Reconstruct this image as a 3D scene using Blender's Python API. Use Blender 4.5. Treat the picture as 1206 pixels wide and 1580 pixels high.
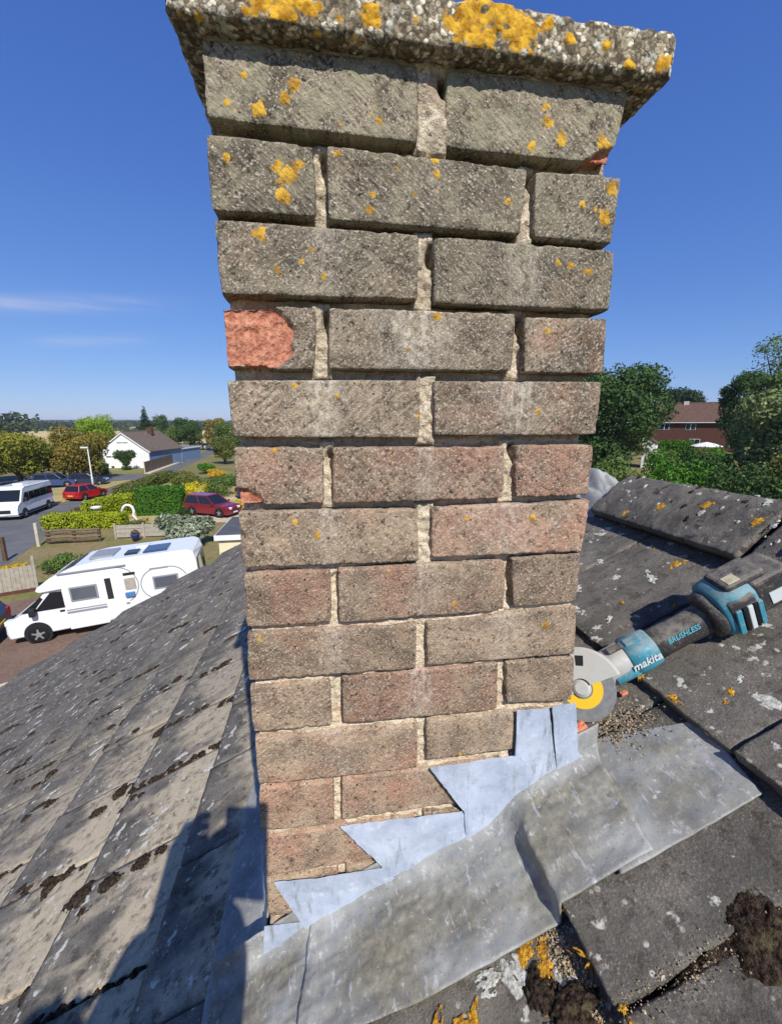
import bpy, math, random
import numpy as np
from mathutils import Matrix, Vector

for _o in list(bpy.data.objects):
    bpy.data.objects.remove(_o, do_unlink=True)
SC = bpy.context.scene
COL = SC.collection
R = math.radians

# ------------------------------------------------------------------ camera, sky, sun, exposure
GZ = -7.65                                   # ground level; the origin is the chimney's top front corner
YAW, PITCH, ROLL = 0.157, -0.206, -0.002
CAMLOC = Vector((0.1001, -0.4981, -0.3482))
_f = Vector((math.sin(YAW) * math.cos(PITCH), math.cos(YAW) * math.cos(PITCH), math.sin(PITCH)))
_r = Vector((math.cos(YAW), -math.sin(YAW), 0))
_u = _r.cross(_f)
_r, _u = math.cos(ROLL) * _r + math.sin(ROLL) * _u, -math.sin(ROLL) * _r + math.cos(ROLL) * _u
cam_d = bpy.data.cameras.new('camera')
cam_d.sensor_fit = 'VERTICAL'
cam_d.sensor_height = 24.0
cam_d.lens = 656.6 / 1580 * 24.0
cam_d.clip_start = 0.01
cam_d.clip_end = 20000
cam = bpy.data.objects.new('camera', cam_d)
cam.matrix_world = Matrix(((_r.x, _u.x, -_f.x, CAMLOC.x), (_r.y, _u.y, -_f.y, CAMLOC.y),
                           (_r.z, _u.z, -_f.z, CAMLOC.z), (0, 0, 0, 1)))
COL.objects.link(cam)
SC.camera = cam

SUN_EL, SUN_AZ = 45.0, 12.5                   # azimuth measured from -Y towards +X
_ce = math.cos(R(SUN_EL))
TO_SUN = Vector((_ce * math.sin(R(SUN_AZ)), -_ce * math.cos(R(SUN_AZ)), math.sin(R(SUN_EL))))
world = bpy.data.worlds.new('World')
SC.world = world
world.use_nodes = True
wn = world.node_tree
wn.nodes.clear()
_sky = wn.nodes.new('ShaderNodeTexSky')
_sky.sky_type = 'NISHITA'
_sky.sun_disc = False
_sky.sun_elevation = R(SUN_EL)
_sky.sun_rotation = R(180 - SUN_AZ)
_sky.air_density = 1.0
_sky.dust_density = 0.0
_sky.ozone_density = 2.0
_sky.altitude = 50
_bg = wn.nodes.new('ShaderNodeBackground')
_bg.inputs['Strength'].default_value = 0.1
_wo = wn.nodes.new('ShaderNodeOutputWorld')
# phone-like colour balance of the blue, then two thin wisps of high cloud low over the open country
def _wm(op, a, b=None):
    nd = wn.nodes.new('ShaderNodeMath')
    nd.operation = op
    for k, v in enumerate((a, b)):
        if v is None:
            continue
        if hasattr(v, 'is_output'):
            wn.links.new(v, nd.inputs[k])
        else:
            nd.inputs[k].default_value = v
    return nd.outputs[0]
_tint = wn.nodes.new('ShaderNodeMixRGB')
_tint.blend_type = 'MULTIPLY'
_tint.inputs[0].default_value = 1.0
_tint.inputs[2].default_value = (0.74, 1.0, 1.36, 1)
wn.links.new(_sky.outputs[0], _tint.inputs[1])
_tc = wn.nodes.new('ShaderNodeTexCoord')
_sx = wn.nodes.new('ShaderNodeSeparateXYZ')
wn.links.new(_tc.outputs['Generated'], _sx.inputs[0])
_az = _wm('ARCTAN2', _sx.outputs[0], _sx.outputs[1])
_el = _wm('ARCSINE', _sx.outputs[2])
_mp = wn.nodes.new('ShaderNodeMapping')
_mp.inputs['Scale'].default_value = (2.2, 2.2, 30.0)
_cn = wn.nodes.new('ShaderNodeTexNoise')
_cn.inputs['Scale'].default_value = 2.4
_cn.inputs['Detail'].default_value = 7
_cn.inputs['Roughness'].default_value = 0.6
wn.links.new(_tc.outputs['Generated'], _mp.inputs['Vector'])
wn.links.new(_mp.outputs[0], _cn.inputs['Vector'])
_tot = None
for e0, ew, a0, aw, amt in ((11.0, 0.75, -33, 15, 0.62), (8.6, 0.5, -24, 5.0, 0.4), (20.0, 0.8, 75, 14, 0.4), (17.0, 0.9, 140, 22, 0.5), (13.0, 0.7, -110, 20, 0.5)):
    ge = _wm('POWER', 2.718, _wm('MULTIPLY', _wm('POWER', _wm('DIVIDE', _wm('SUBTRACT', _wm('SUBTRACT', _el, _wm('MULTIPLY', _wm('SUBTRACT', _az, R(a0)), 0.12)), R(e0)), R(ew)), 2.0), -1.0))
    ga = _wm('POWER', 2.718, _wm('MULTIPLY', _wm('POWER', _wm('ABSOLUTE', _wm('DIVIDE', _wm('SUBTRACT', _az, R(a0)), R(aw))), 4.0), -1.0))
    w = _wm('MULTIPLY', _wm('MULTIPLY', ge, ga), amt)
    _tot = w if _tot is None else _wm('ADD', _tot, w)
_nz = wn.nodes.new('ShaderNodeMapRange')
_nz.inputs['From Min'].default_value = 0.30
_nz.inputs['From Max'].default_value = 0.72
wn.links.new(_cn.outputs['Fac'], _nz.inputs['Value'])
_cm = wn.nodes.new('ShaderNodeMixRGB')
_cm.inputs[2].default_value = (5.6, 5.9, 7.6, 1)
wn.links.new(_wm('MULTIPLY', _tot, _nz.outputs[0]), _cm.inputs[0])
_sc = wn.nodes.new('ShaderNodeSeparateColor')
_cc = wn.nodes.new('ShaderNodeCombineColor')
wn.links.new(_tint.outputs[0], _sc.inputs[0])
for k, (a_, g_) in enumerate(((0.60, 0.90), (0.575, 0.755), (0.76, 0.52))):     # film response of the blue sky, channel by channel
    wn.links.new(_wm('MULTIPLY', _wm('POWER', _wm('MULTIPLY', _sc.outputs[k], 0.1), g_), 10.0 * a_), _cc.inputs[k])
wn.links.new(_cc.outputs[0], _cm.inputs[1])
wn.links.new(_cm.outputs[0], _bg.inputs['Color'])
wn.links.new(_bg.outputs[0], _wo.inputs['Surface'])

sun_d = bpy.data.lights.new('sun', 'SUN')
sun_d.energy = 5.0
sun_d.angle = R(0.53)
sun_d.color = (1.0, 0.955, 0.88)
sun = bpy.data.objects.new('sun', sun_d)
sun.rotation_euler = TO_SUN.to_track_quat('Z', 'Y').to_euler()
sun.location = (2, -4, 6)
COL.objects.link(sun)

SC.view_settings.view_transform = 'Standard'
SC.view_settings.look = 'None'
SC.view_settings.exposure = 0.1
SC.view_settings.gamma = 1.0
SC.view_settings.use_curve_mapping = False
SC.render.engine = 'CYCLES'
SC.cycles.use_denoising = True
SC.cycles.max_bounces = 6
SC.cycles.diffuse_bounces = 3
SC.cycles.volume_bounces = 0
SC.cycles.transparent_max_bounces = 8

# ------------------------------------------------------------------ helpers: noise
def _hash(ix, iy, iz, seed):
    h = (ix.astype(np.int64) * 374761393 + iy.astype(np.int64) * 668265263 + iz.astype(np.int64) * 2147483647 // 7 * 3 + seed * 1274126177) & 0xFFFFFFFF
    h = ((h ^ (h >> 13)) * 1274126177) & 0xFFFFFFFF
    h = (h ^ (h >> 16)) * 2246822519 & 0xFFFFFFFF
    h = h ^ (h >> 15)
    return h.astype(np.float64) / 4294967295.0

def vn(p, seed=0):
    """smooth value noise in -1..1 at the points p (N,3)"""
    p = np.asarray(p, float)
    i = np.floor(p).astype(np.int64)
    f = p - i
    f = f * f * (3 - 2 * f)
    out = np.zeros(len(p))
    for dx in (0, 1):
        wx = f[:, 0] if dx else 1 - f[:, 0]
        for dy in (0, 1):
            wy = f[:, 1] if dy else 1 - f[:, 1]
            for dz in (0, 1):
                wz = f[:, 2] if dz else 1 - f[:, 2]
                out += wx * wy * wz * _hash(i[:, 0] + dx, i[:, 1] + dy, i[:, 2] + dz, seed)
    return out * 2 - 1

def fbm(p, seed=0, octaves=3, gain=0.5):
    p = np.asarray(p, float)
    a, s, tot = 1.0, np.zeros(len(p)), 0.0
    for k in range(octaves):
        s += a * vn(p * (2.03 ** k) + 17.3 * k, seed + 31 * k)
        tot += a
        a *= gain
    return s / tot

def sstep(a, b, x):
    t = np.clip((x - a) / (b - a), 0, 1)
    return t * t * (3 - 2 * t)

# ------------------------------------------------------------------ helpers: objects and meshes
def link(o, parent=None, label=None, cat=None, group=None, kind=None):
    COL.objects.link(o)
    if parent is not None:
        o.parent = parent
    for k, v in (('label', label), ('category', cat), ('group', group), ('kind', kind)):
        if v:
            o[k] = v
    return o

def empty(name, loc=(0, 0, 0), label=None, cat=None, group=None, kind=None, rz=0.0, parent=None, size=0.2):
    o = bpy.data.objects.new(name, None)
    o.empty_display_size = size
    o.location = loc
    o.rotation_euler = (0, 0, rz)
    return link(o, parent, label, cat, group, kind)

def mesh_from(name, verts, faces, mat=None, smooth=False, attrs=None):
    me = bpy.data.meshes.new(name)
    v = np.asarray(verts, np.float32)
    if isinstance(faces, np.ndarray) and faces.ndim == 2:
        n, k = faces.shape
        me.vertices.add(len(v))
        me.vertices.foreach_set('co', v.ravel())
        me.loops.add(n * k)
        me.loops.foreach_set('vertex_index', faces.astype(np.int32).ravel())
        me.polygons.add(n)
        me.polygons.foreach_set('loop_start', np.arange(0, n * k, k, dtype=np.int32))
        me.update(calc_edges=True)
    else:
        me.from_pydata([tuple(map(float, q)) for q in v], [], [tuple(int(i) for i in q) for q in faces])
        me.update()
    me.validate()
    me.polygons.foreach_set('use_smooth', np.full(len(me.polygons), bool(smooth)))
    if attrs:
        for k, a in attrs.items():
            at = me.attributes.new(k, 'FLOAT', 'POINT')
            at.data.foreach_set('value', np.asarray(a, np.float32))
    if mat is not None:
        me.materials.append(mat)
    return me

def mk(name, verts, faces, mat, parent=None, smooth=False, attrs=None, loc=None, **tags):
    o = bpy.data.objects.new(name, mesh_from(name, verts, faces, mat, smooth, attrs))
    if loc is not None:
        o.location = loc
    return link(o, parent, **tags)

class MB:
    """collects boxes, prisms and tubes into one mesh"""
    def __init__(s):
        s.v, s.f = [], []
    def add(s, v, f):
        n = len(s.v)
        s.v += [tuple(map(float, q)) for q in v]
        s.f += [tuple(i + n for i in q) for q in f]
        return s
    def box(s, x0, x1, y0, y1, z0, z1):
        v = [(x0, y0, z0), (x1, y0, z0), (x1, y1, z0), (x0, y1, z0), (x0, y0, z1), (x1, y0, z1), (x1, y1, z1), (x0, y1, z1)]
        return s.add(v, [(0, 3, 2, 1), (4, 5, 6, 7), (0, 1, 5, 4), (1, 2, 6, 5), (2, 3, 7, 6), (3, 0, 4, 7)])
    def prism(s, poly, a0, a1, axis='y'):
        """extrude a 2-D outline (given in the two other axes, in order) from a0 to a1 along axis"""
        def P(p, a):
            return {'y': (p[0], a, p[1]), 'x': (a, p[0], p[1]), 'z': (p[0], p[1], a)}[axis]
        n = len(poly)
        v = [P(p, a0) for p in poly] + [P(p, a1) for p in poly]
        f = [tuple(range(n)), tuple(range(2 * n - 1, n - 1, -1))]
        f += [(i, i + n, (i + 1) % n + n, (i + 1) % n) for i in range(n)]
        return s.add(v, f)
    def tube(s, pts, rad, n=10, cap=True):
        pts = [Vector(p) for p in pts]
        if not hasattr(rad, '__len__'):
            rad = [rad] * len(pts)
        v, f = [], []
        for i, p in enumerate(pts):
            d = (pts[min(i + 1, len(pts) - 1)] - pts[max(i - 1, 0)]).normalized()
            a = d.orthogonal().normalized() if abs(d.z) < 0.95 else Vector((1, 0, 0))
            if abs(d.z) < 0.95:
                a = d.cross(Vector((0, 0, 1))).normalized()
            b = d.cross(a).normalized()
            for k in range(n):
                t = 2 * math.pi * k / n
                v.append(p + (a * math.cos(t) + b * math.sin(t)) * rad[i])
        for i in range(len(pts) - 1):
            for k in range(n):
                f.append((i * n + k, i * n + (k + 1) % n, (i + 1) * n + (k + 1) % n, (i + 1) * n + k))
        if cap:
            f.append(tuple(range(n - 1, -1, -1)))
            f.append(tuple(range((len(pts) - 1) * n, len(pts) * n)))
        return s.add(v, f)
    def loft(s, rings, cap=True):
        n = len(rings[0])
        v = [q for r_ in rings for q in r_]
        f = []
        for i in range(len(rings) - 1):
            for k in range(n):
                f.append((i * n + k, i * n + (k + 1) % n, (i + 1) * n + (k + 1) % n, (i + 1) * n + k))
        if cap:
            f.append(tuple(range(n - 1, -1, -1)))
            f.append(tuple(range((len(rings) - 1) * n, len(rings) * n)))
        return s.add(v, f)
    def lathe(s, prof, n=24, axis='z', c=(0, 0, 0)):
        rings = []
        for r_, a in prof:
            ring = []
            for k in range(n):
                t = 2 * math.pi * k / n
                x, y = r_ * math.cos(t), r_ * math.sin(t)
                q = {'z': (x, y, a), 'y': (x, a, -y), 'x': (a, x, y)}[axis]
                ring.append((q[0] + c[0], q[1] + c[1], q[2] + c[2]))
            rings.append(ring)
        return s.loft(rings)
    def build(s, name, mat, parent=None, smooth=False, bevel=0, seg=2, loc=None, **tags):
        o = mk(name, s.v, s.f, mat, parent, smooth, loc=loc, **tags)
        if bevel:
            m = o.modifiers.new('bevel', 'BEVEL')
            m.width = bevel
            m.segments = seg
            m.limit_method = 'ANGLE'
            m.angle_limit = R(35)
        return o

def lattice_box(nx, ny, nz):
    """surface lattice of a box: integer node coordinates and quads"""
    idx = -np.ones((nx + 1, ny + 1, nz + 1), np.int64)
    I, J, K = np.meshgrid(np.arange(nx + 1), np.arange(ny + 1), np.arange(nz + 1), indexing='ij')
    m = (I == 0) | (I == nx) | (J == 0) | (J == ny) | (K == 0) | (K == nz)
    nodes = np.stack([I[m], J[m], K[m]], 1)
    idx[m] = np.arange(m.sum())
    F = []
    def q(a, b, c, d, flip):
        a, b, c, d = (t.ravel() for t in (a, b, c, d))
        F.append(np.stack([a, d, c, b] if flip else [a, b, c, d], 1))
    for k, fl in ((0, True), (nz, False)):
        q(idx[:-1, :-1, k], idx[1:, :-1, k], idx[1:, 1:, k], idx[:-1, 1:, k], fl)
    for j, fl in ((0, False), (ny, True)):
        q(idx[:-1, j, :-1], idx[1:, j, :-1], idx[1:, j, 1:], idx[:-1, j, 1:], fl)
    for i, fl in ((0, True), (nx, False)):
        q(idx[i, :-1, :-1], idx[i, 1:, :-1], idx[i, 1:, 1:], idx[i, :-1, 1:], fl)
    return nodes, np.concatenate(F)

def rounded_box(h, n, rad, grade=None):
    """rounded box of half sizes h with n segments per axis; returns points, outward normals, quads"""
    nodes, F = lattice_box(*n)
    t = nodes / np.array(n, float) * 2 - 1
    P = t * np.array(h)
    inner = np.array(h) - np.minimum(rad, np.array(h) * 0.98)
    q = np.clip(P, -inner, inner)
    d = P - q
    L = np.linalg.norm(d, axis=1, keepdims=True)
    L[L == 0] = 1
    Nn = d / L
    return q + Nn * rad, Nn, F

# ------------------------------------------------------------------ helpers: materials
def srgb(r_, g_, b_):
    def c(x):
        x /= 255.0
        return x / 12.92 if x <= 0.04045 else ((x + 0.055) / 1.055) ** 2.4
    return (c(r_), c(g_), c(b_), 1.0)

class Mat:
    def __init__(s, name, rough=0.85, spec=0.3):
        s.m = bpy.data.materials.new(name)
        s.m.use_nodes = True
        s.nt = s.m.node_tree
        s.nt.nodes.clear()
        s.out = s.nt.nodes.new('ShaderNodeOutputMaterial')
        s.b = s.nt.nodes.new('ShaderNodeBsdfPrincipled')
        s.b.inputs['Roughness'].default_value = rough
        s.b.inputs['Specular IOR Level'].default_value = spec
        s.nt.links.new(s.b.outputs[0], s.out.inputs['Surface'])
    def put(s, sock, v):
        if v is None:
            return
        if hasattr(v, 'is_output'):
            s.nt.links.new(v, sock)
        elif isinstance(v, (tuple, list)) and len(v) == 3 and sock.type == 'RGBA':
            sock.default_value = (*v, 1)
        else:
            sock.default_value = v
    def n(s, t, ins=None, **props):
        nd = s.nt.nodes.new(t)
        for k, v in props.items():
            setattr(nd, k, v)
        for k, v in (ins or {}).items():
            s.put(nd.inputs[k], v)
        return nd
    def pos(s):
        return s.n('ShaderNodeNewGeometry').outputs['Position']
    def objpos(s):
        return s.n('ShaderNodeTexCoord').outputs['Object']
    def rand(s):
        return s.n('ShaderNodeObjectInfo').outputs['Random']
    def ocol(s):
        return s.n('ShaderNodeSeparateColor', {0: s.n('ShaderNodeObjectInfo').outputs['Color']})
    def attr(s, name):
        return s.n('ShaderNodeAttribute', attribute_name=name).outputs['Fac']
    def noise(s, vec, scale, detail=4, rough=0.55, dist=0.0):
        return s.n('ShaderNodeTexNoise', {'Vector': vec, 'Scale': scale, 'Detail': detail, 'Roughness': rough, 'Distortion': dist}).outputs['Fac']
    def voro(s, vec, scale, feature='F1', out='Distance', rnd=1.0):
        return s.n('ShaderNodeTexVoronoi', {'Vector': vec, 'Scale': scale, 'Randomness': rnd}, feature=feature).outputs[out]
    def math(s, op, a, b=None, c=None, clamp=False):
        nd = s.n('ShaderNodeMath', {0: a, 1: b, 2: c}, operation=op)
        nd.use_clamp = clamp
        return nd.outputs[0]
    def step(s, v, lo, hi, a=0.0, b=1.0):
        nd = s.n('ShaderNodeMapRange', {'Value': v, 'From Min': lo, 'From Max': hi, 'To Min': a, 'To Max': b})
        nd.interpolation_type = 'SMOOTHSTEP'
        return nd.outputs[0]
    def mix(s, fac, a, b, blend='MIX'):
        nd = s.n('ShaderNodeMixRGB', {0: fac, 1: a, 2: b}, blend_type=blend)
        return nd.outputs[0]
    def scale(s, vec, sc, loc=(0, 0, 0), rot=(0, 0, 0)):
        return s.n('ShaderNodeMapping', {'Vector': vec, 'Scale': sc, 'Location': loc, 'Rotation': rot}).outputs[0]
    def vadd(s, a, b):
        return s.n('ShaderNodeVectorMath', {0: a, 1: b}, operation='ADD').outputs[0]
    def bump(s, h, strength=0.5, dist=0.002, normal=None):
        nd = s.n('ShaderNodeBump', {'Height': h, 'Strength': strength, 'Distance': dist})
        if normal is not None:
            s.put(nd.inputs['Normal'], normal)
        return nd.outputs[0]
    def done(s, col=None, rough=None, normal=None, metal=None):
        s.put(s.b.inputs['Base Color'], col)
        s.put(s.b.inputs['Roughness'], rough)
        s.put(s.b.inputs['Normal'], normal)
        s.put(s.b.inputs['Metallic'], metal)
        return s.m

def plain(name, col, rough=0.6, spec=0.4, metal=0.0, var=0.0, scale=8.0, bump=0.0, coat=0.0):
    M = Mat(name, rough, spec)
    c = col if len(col) == 4 else (*col, 1)
    if var:
        nz = M.noise(M.objpos(), scale, 5)
        lo = tuple(x * (1 - var) for x in c[:3]) + (1,)
        hi = tuple(min(1, x * (1 + var)) for x in c[:3]) + (1,)
        cc = M.mix(M.step(nz, 0.3, 0.7), lo, hi)
        return M.done(cc, normal=M.bump(nz, bump, 0.01) if bump else None, metal=metal)
    M.b.inputs['Coat Weight'].default_value = coat
    return M.done(c, metal=metal)

# ------------------------------------------------------------------ chimney
BRICKS = {  # front bricks as they stand, worn and uneven: corners (x, z) in mm: top-left, bottom-left, top-right, bottom-right
(0,0):[(0,4),(0,-62),(208,4),(208,-65)],(0,1):[(236,4),(236,-67),(441,4),(430,-67)],
(1,0):[(-2,-73),(-2,-141),(102,-75),(102,-140)],(1,1):[(114,-74),(113,-142),(331,-77),(326,-143)],(1,2):[(338,-79),(341,-145),(444,-76),(439,-146)],
(2,0):[(-1,-147),(1,-218),(211,-149),(210,-215)],(2,1):[(227,-149),(227,-218),(444,-152),(443,-218)],
(3,0):[(-2,-228),(-1,-290),(99,-225),(95,-292)],(3,1):[(111,-225),(109,-290),(326,-224),(325,-289)],(3,2):[(336,-227),(339,-290),(442,-225),(444,-290)],
(4,0):[(0,-302),(2,-364),(215,-299),(214,-366)],(4,1):[(229,-300),(230,-364),(443,-298),(442,-364)],
(5,0):[(1,-374),(1,-442),(102,-375),(99,-441)],(5,1):[(111,-375),(109,-442),(321,-376),(323,-442)],(5,2):[(334,-375),(338,-441),(440,-375),(439,-441)],
(6,0):[(1,-447),(2,-516),(214,-451),(215,-519)],(6,1):[(229,-450),(230,-515),(443,-447),(437,-517)],
(7,0):[(2,-522),(0,-592),(105,-522),(104,-593)],(7,1):[(112,-522),(112,-595),(330,-523),(332,-594)],(7,2):[(338,-521),(343,-590),(437,-518),(436,-589)],
(8,0):[(0,-598),(-2,-664),(213,-603),(213,-668)],(8,1):[(225,-603),(226,-665),(437,-594),(441,-668)],
(9,0):[(-1,-671),(-2,-738),(100,-672),(100,-739)],(9,1):[(114,-671),(113,-739),(328,-669),(330,-744)],(9,2):[(338,-670),(342,-736),(441,-671),(444,-742)],
(10,0):[(0,-746),(0,-817),(216,-751),(217,-823)],(10,1):[(227,-747),(228,-812),(441,-750),(441,-812)],
(11,0):[(0,-822),(-2,-891),(100,-825),(99,-897)],(11,1):[(110,-823),(108,-893),(328,-825),(328,-890)],(11,2):[(338,-825),(338,-890),(440,-825),(440,-890)],
(12,0):[(3,-901),(2,-969),(215,-900),(215,-965)],(12,1):[(225,-900),(225,-965),(440,-900),(440,-965)],
(13,0):[(0,-975),(0,-1040),(102,-975),(102,-1040)],(13,1):[(112,-975),(112,-1040),(328,-975),(328,-1040)],(13,2):[(338,-975),(338,-1040),(440,-975),(440,-1040)],
(14,0):[(0,-1050),(0,-1115),(215,-1050),(215,-1115)],(14,1):[(225,-1050),(225,-1115),(440,-1050),(440,-1115)]}
# worn yellow lichen on the face and the slab: x, z, radius in mm
CAP_LICHEN = [(254, 28, 26.1), (283, 39, 23.1), (307, 26, 20.2), (270, 17, 15.9), (157, 22, 12.2), (80, 19, 20.2), (58, 20, 17.0), (103, 22, 11.7), (463, 19, 13.5), (397, 26, 5.7), (333, 37, 8.2), (425, 12, 7.3), (200, 24, 5.0), (358, 27, 6.3)]
FACE_LICHEN = [(85, -26, 7.4), (50, -51, 8.6), (76, -40, 6.2), (37, -23, 4.8), (129, -54, 5.8), (168, -51, 5.3), (235, -28, 4.8), (350, -34, 7.4), (366, -48, 9.0), (416, -48, 10.9), (345, -20, 5.9), (333, -57, 5.9), (21, -48, 3.6), (72, -104, 14.1), (68, -122, 9.6), (86, -92, 7.7), (17, -94, 4.9), (226, -80, 8.4), (229, -91, 5.6), (160, -115, 4.1), (125, -80, 5.2), (310, -111, 5.2), (424, -119, 12.9), (433, -89, 9.6), (395, -108, 4.7), (157, -130, 5.5), (205, -112, 3.5), (44, -158, 10.3), (61, -193, 5.3), (85, -183, 5.3), (108, -195, 4.1), (410, -177, 6.5), (372, -169, 4.8), (389, -171, 4.0), (95, -171, 4.0), (232, -230, 6.0), (199, -267, 3.0), (366, -242, 4.9), (386, -234, 4.1), (72, -308, 3.5), (211, -339, 5.4), (118, -318, 2.9), (361, -335, 4.2), (46, -378, 5.0), (177, -383, 3.1), (88, -478, 6.8), (65, -461, 4.5), (362, -468, 5.3), (275, -465, 3.4), (261, -579, 5.3), (176, -528, 3.3), (15, -606, 6.1), (391, -619, 6.7), (278, -807, 6.7)]

REDNESS = {(1,0):.12,(3,0):.1,(3,2):.32,(4,1):.22,(5,0):.2,(5,1):.42,(5,2):.5,(6,1):.55,(7,0):.42,(7,1):.28,(8,0):.22,(9,0):.16,(9,1):.62,(10,0):.3,(11,0):.42,(11,1):.3,(12,0):.34,(13,0):.3}

def brick_material():
    M = Mat('weathered_brick', 0.92, 0.2)
    p = M.vadd(M.pos(), M.n('ShaderNodeVectorMath', {0: M.n('ShaderNodeCombineXYZ', {0: M.rand(), 1: M.rand(), 2: M.rand()}).outputs[0], 3: 9.0}, operation='SCALE').outputs[0])
    oc = M.ocol()
    n1 = M.noise(p, 26, 5, 0.6)
    n2 = M.noise(p, 130, 4, 0.65)
    n3 = M.noise(p, 420, 2, 0.6)
    h = M.attr('relief')
    tone = M.mix(M.step(n1, 0.3, 0.7), srgb(122, 104, 86), srgb(170, 147, 122))
    olive = M.mix(M.step(n1, 0.3, 0.7), srgb(99, 91, 76), srgb(141, 131, 110))
    c = M.mix(oc.outputs[2], tone, olive)
    # clay showing through
    redm = M.math('MULTIPLY', M.step(M.math('ADD', M.noise(p, 17, 4, 0.6), M.math('MULTIPLY', oc.outputs[0], 0.38)), 0.53, 0.85), M.step(oc.outputs[0], 0.0, 0.25, 0.25, 1.0))
    c = M.mix(M.math('MULTIPLY', redm, 0.6), c, M.mix(n2, srgb(142, 98, 78), srgb(190, 138, 114)))
    # grime in the drag marks, sand grains and specks
    c = M.mix(M.math('MULTIPLY', M.step(h, -0.15, -1.0), 0.72), c, srgb(44, 38, 30))
    c = M.mix(M.math('MULTIPLY', M.step(n2, 0.46, 0.28), 0.75), c, srgb(52, 45, 38))
    # oblique scoring of the dragged face
    al = M.n('ShaderNodeObjectInfo').outputs['Alpha']
    s1 = M.noise(M.scale(M.scale(p, (1, 1, 1), (0, 0, 0), (0, R(-40), 0)), (70, 8, 330)), 1.0, 2, 0.5)
    s2 = M.noise(M.scale(M.scale(p, (1, 1, 1), (0, 0, 0), (0, R(40), 0)), (70, 8, 330)), 1.0, 2, 0.5)
    sc_ = M.n('ShaderNodeMix', {0: al, 2: s1, 3: s2}).outputs[0]
    score = M.math('MULTIPLY', M.step(oc.outputs[2], 0.1, 0.6, 0.4, 1.0), M.step(M.noise(p, 15, 3), 0.35, 0.6, 0.45, 1.0))
    c = M.mix(M.math('MULTIPLY', M.step(sc_, 0.47, 0.30), M.math('MULTIPLY', score, 0.66)), c, srgb(48, 42, 36))
    c = M.mix(M.math('MULTIPLY', M.step(sc_, 0.56, 0.72), M.math('MULTIPLY', score, 0.42)), c, srgb(190, 178, 158))
    # each brick was fired and sooted a little differently
    v1 = M.step(M.rand(), 0.0, 1.0, 0.84, 1.12)
    c = M.mix(1.0, c, M.n('ShaderNodeCombineColor', {0: v1, 1: v1, 2: v1}).outputs[0], 'MULTIPLY')
    soot = M.step(M.noise(M.scale(p, (1, 1, 1.6)), 11, 4, 0.6), 0.52, 0.72)
    c = M.mix(M.math('MULTIPLY', soot, M.step(oc.outputs[2], 0.2, 1.0, 0.15, 0.5)), c, srgb(62, 56, 48))
    c = M.mix(M.math('MULTIPLY', M.step(n3, 0.52, 0.70), 0.6), c, srgb(210, 200, 184))
    sp = M.math('MULTIPLY', M.step(M.noise(p, 300, 2, 0.5), 0.66, 0.74), M.step(M.noise(p, 40, 3), 0.45, 0.62))
    c = M.mix(M.math('MULTIPLY', sp, 0.7), c, srgb(214, 208, 190))
    bl = M.step(M.noise(p, 230, 2, 0.5), 0.36, 0.29)
    c = M.mix(M.math('MULTIPLY', bl, 0.85), c, srgb(36, 31, 26))
    # lime bloom washed out of the joints
    bloom = M.math('MULTIPLY', M.attr('bloom'), M.step(M.noise(M.scale(p, (1, 1, 0.35)), 150, 4, 0.7), 0.36, 0.66))
    c = M.mix(M.math('MULTIPLY', bloom, 0.8), c, srgb(214, 204, 186))
    # grey-green crust on the upper courses
    crust = M.step(M.math('ADD', M.noise(p, 34, 5, 0.65), M.math('MULTIPLY', oc.outputs[1], 0.22)), 0.63, 0.76)
    c = M.mix(M.math('MULTIPLY', crust, M.math('MULTIPLY', oc.outputs[1], 0.75)), c, M.mix(n2, srgb(126, 122, 98), srgb(170, 164, 138)))
    # small yellow lichen scattered, and the larger patches
    ly = M.math('MULTIPLY', M.step(M.noise(p, 120, 4, 0.65), 0.60, 0.68), M.step(M.noise(p, 24, 3), 0.50, 0.60))
    ly = M.math('MULTIPLY', ly, oc.outputs[1])
    li = M.math('MAXIMUM', M.math('MULTIPLY', ly, 0.85), M.step(M.attr('lichen'), 0.34, 0.5))
    lc = M.mix(M.step(M.noise(p, 75, 3), 0.35, 0.62), srgb(160, 116, 32), srgb(214, 168, 56))
    c = M.mix(M.math('MULTIPLY', li, M.step(n3, 0.3, 0.5, 0.5, 0.95)), c, lc)
    # spalled faces: fresh clay
    sm = M.step(M.attr('spall'), 0.4, 0.6)
    c = M.mix(sm, c, M.mix(M.math('MULTIPLY', M.step(n3, 0.5, 0.3), 0.6), M.mix(M.step(n2, 0.3, 0.7), srgb(164, 98, 74), srgb(206, 148, 120)), srgb(120, 62, 46)))
    hh = M.math('ADD', M.math('MULTIPLY', n2, 0.8), M.math('ADD', M.math('MULTIPLY', n3, 0.7), M.math('MULTIPLY', sc_, 0.9)))
    return M.done(c, normal=M.bump(hh, 0.95, 0.0018))

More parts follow.
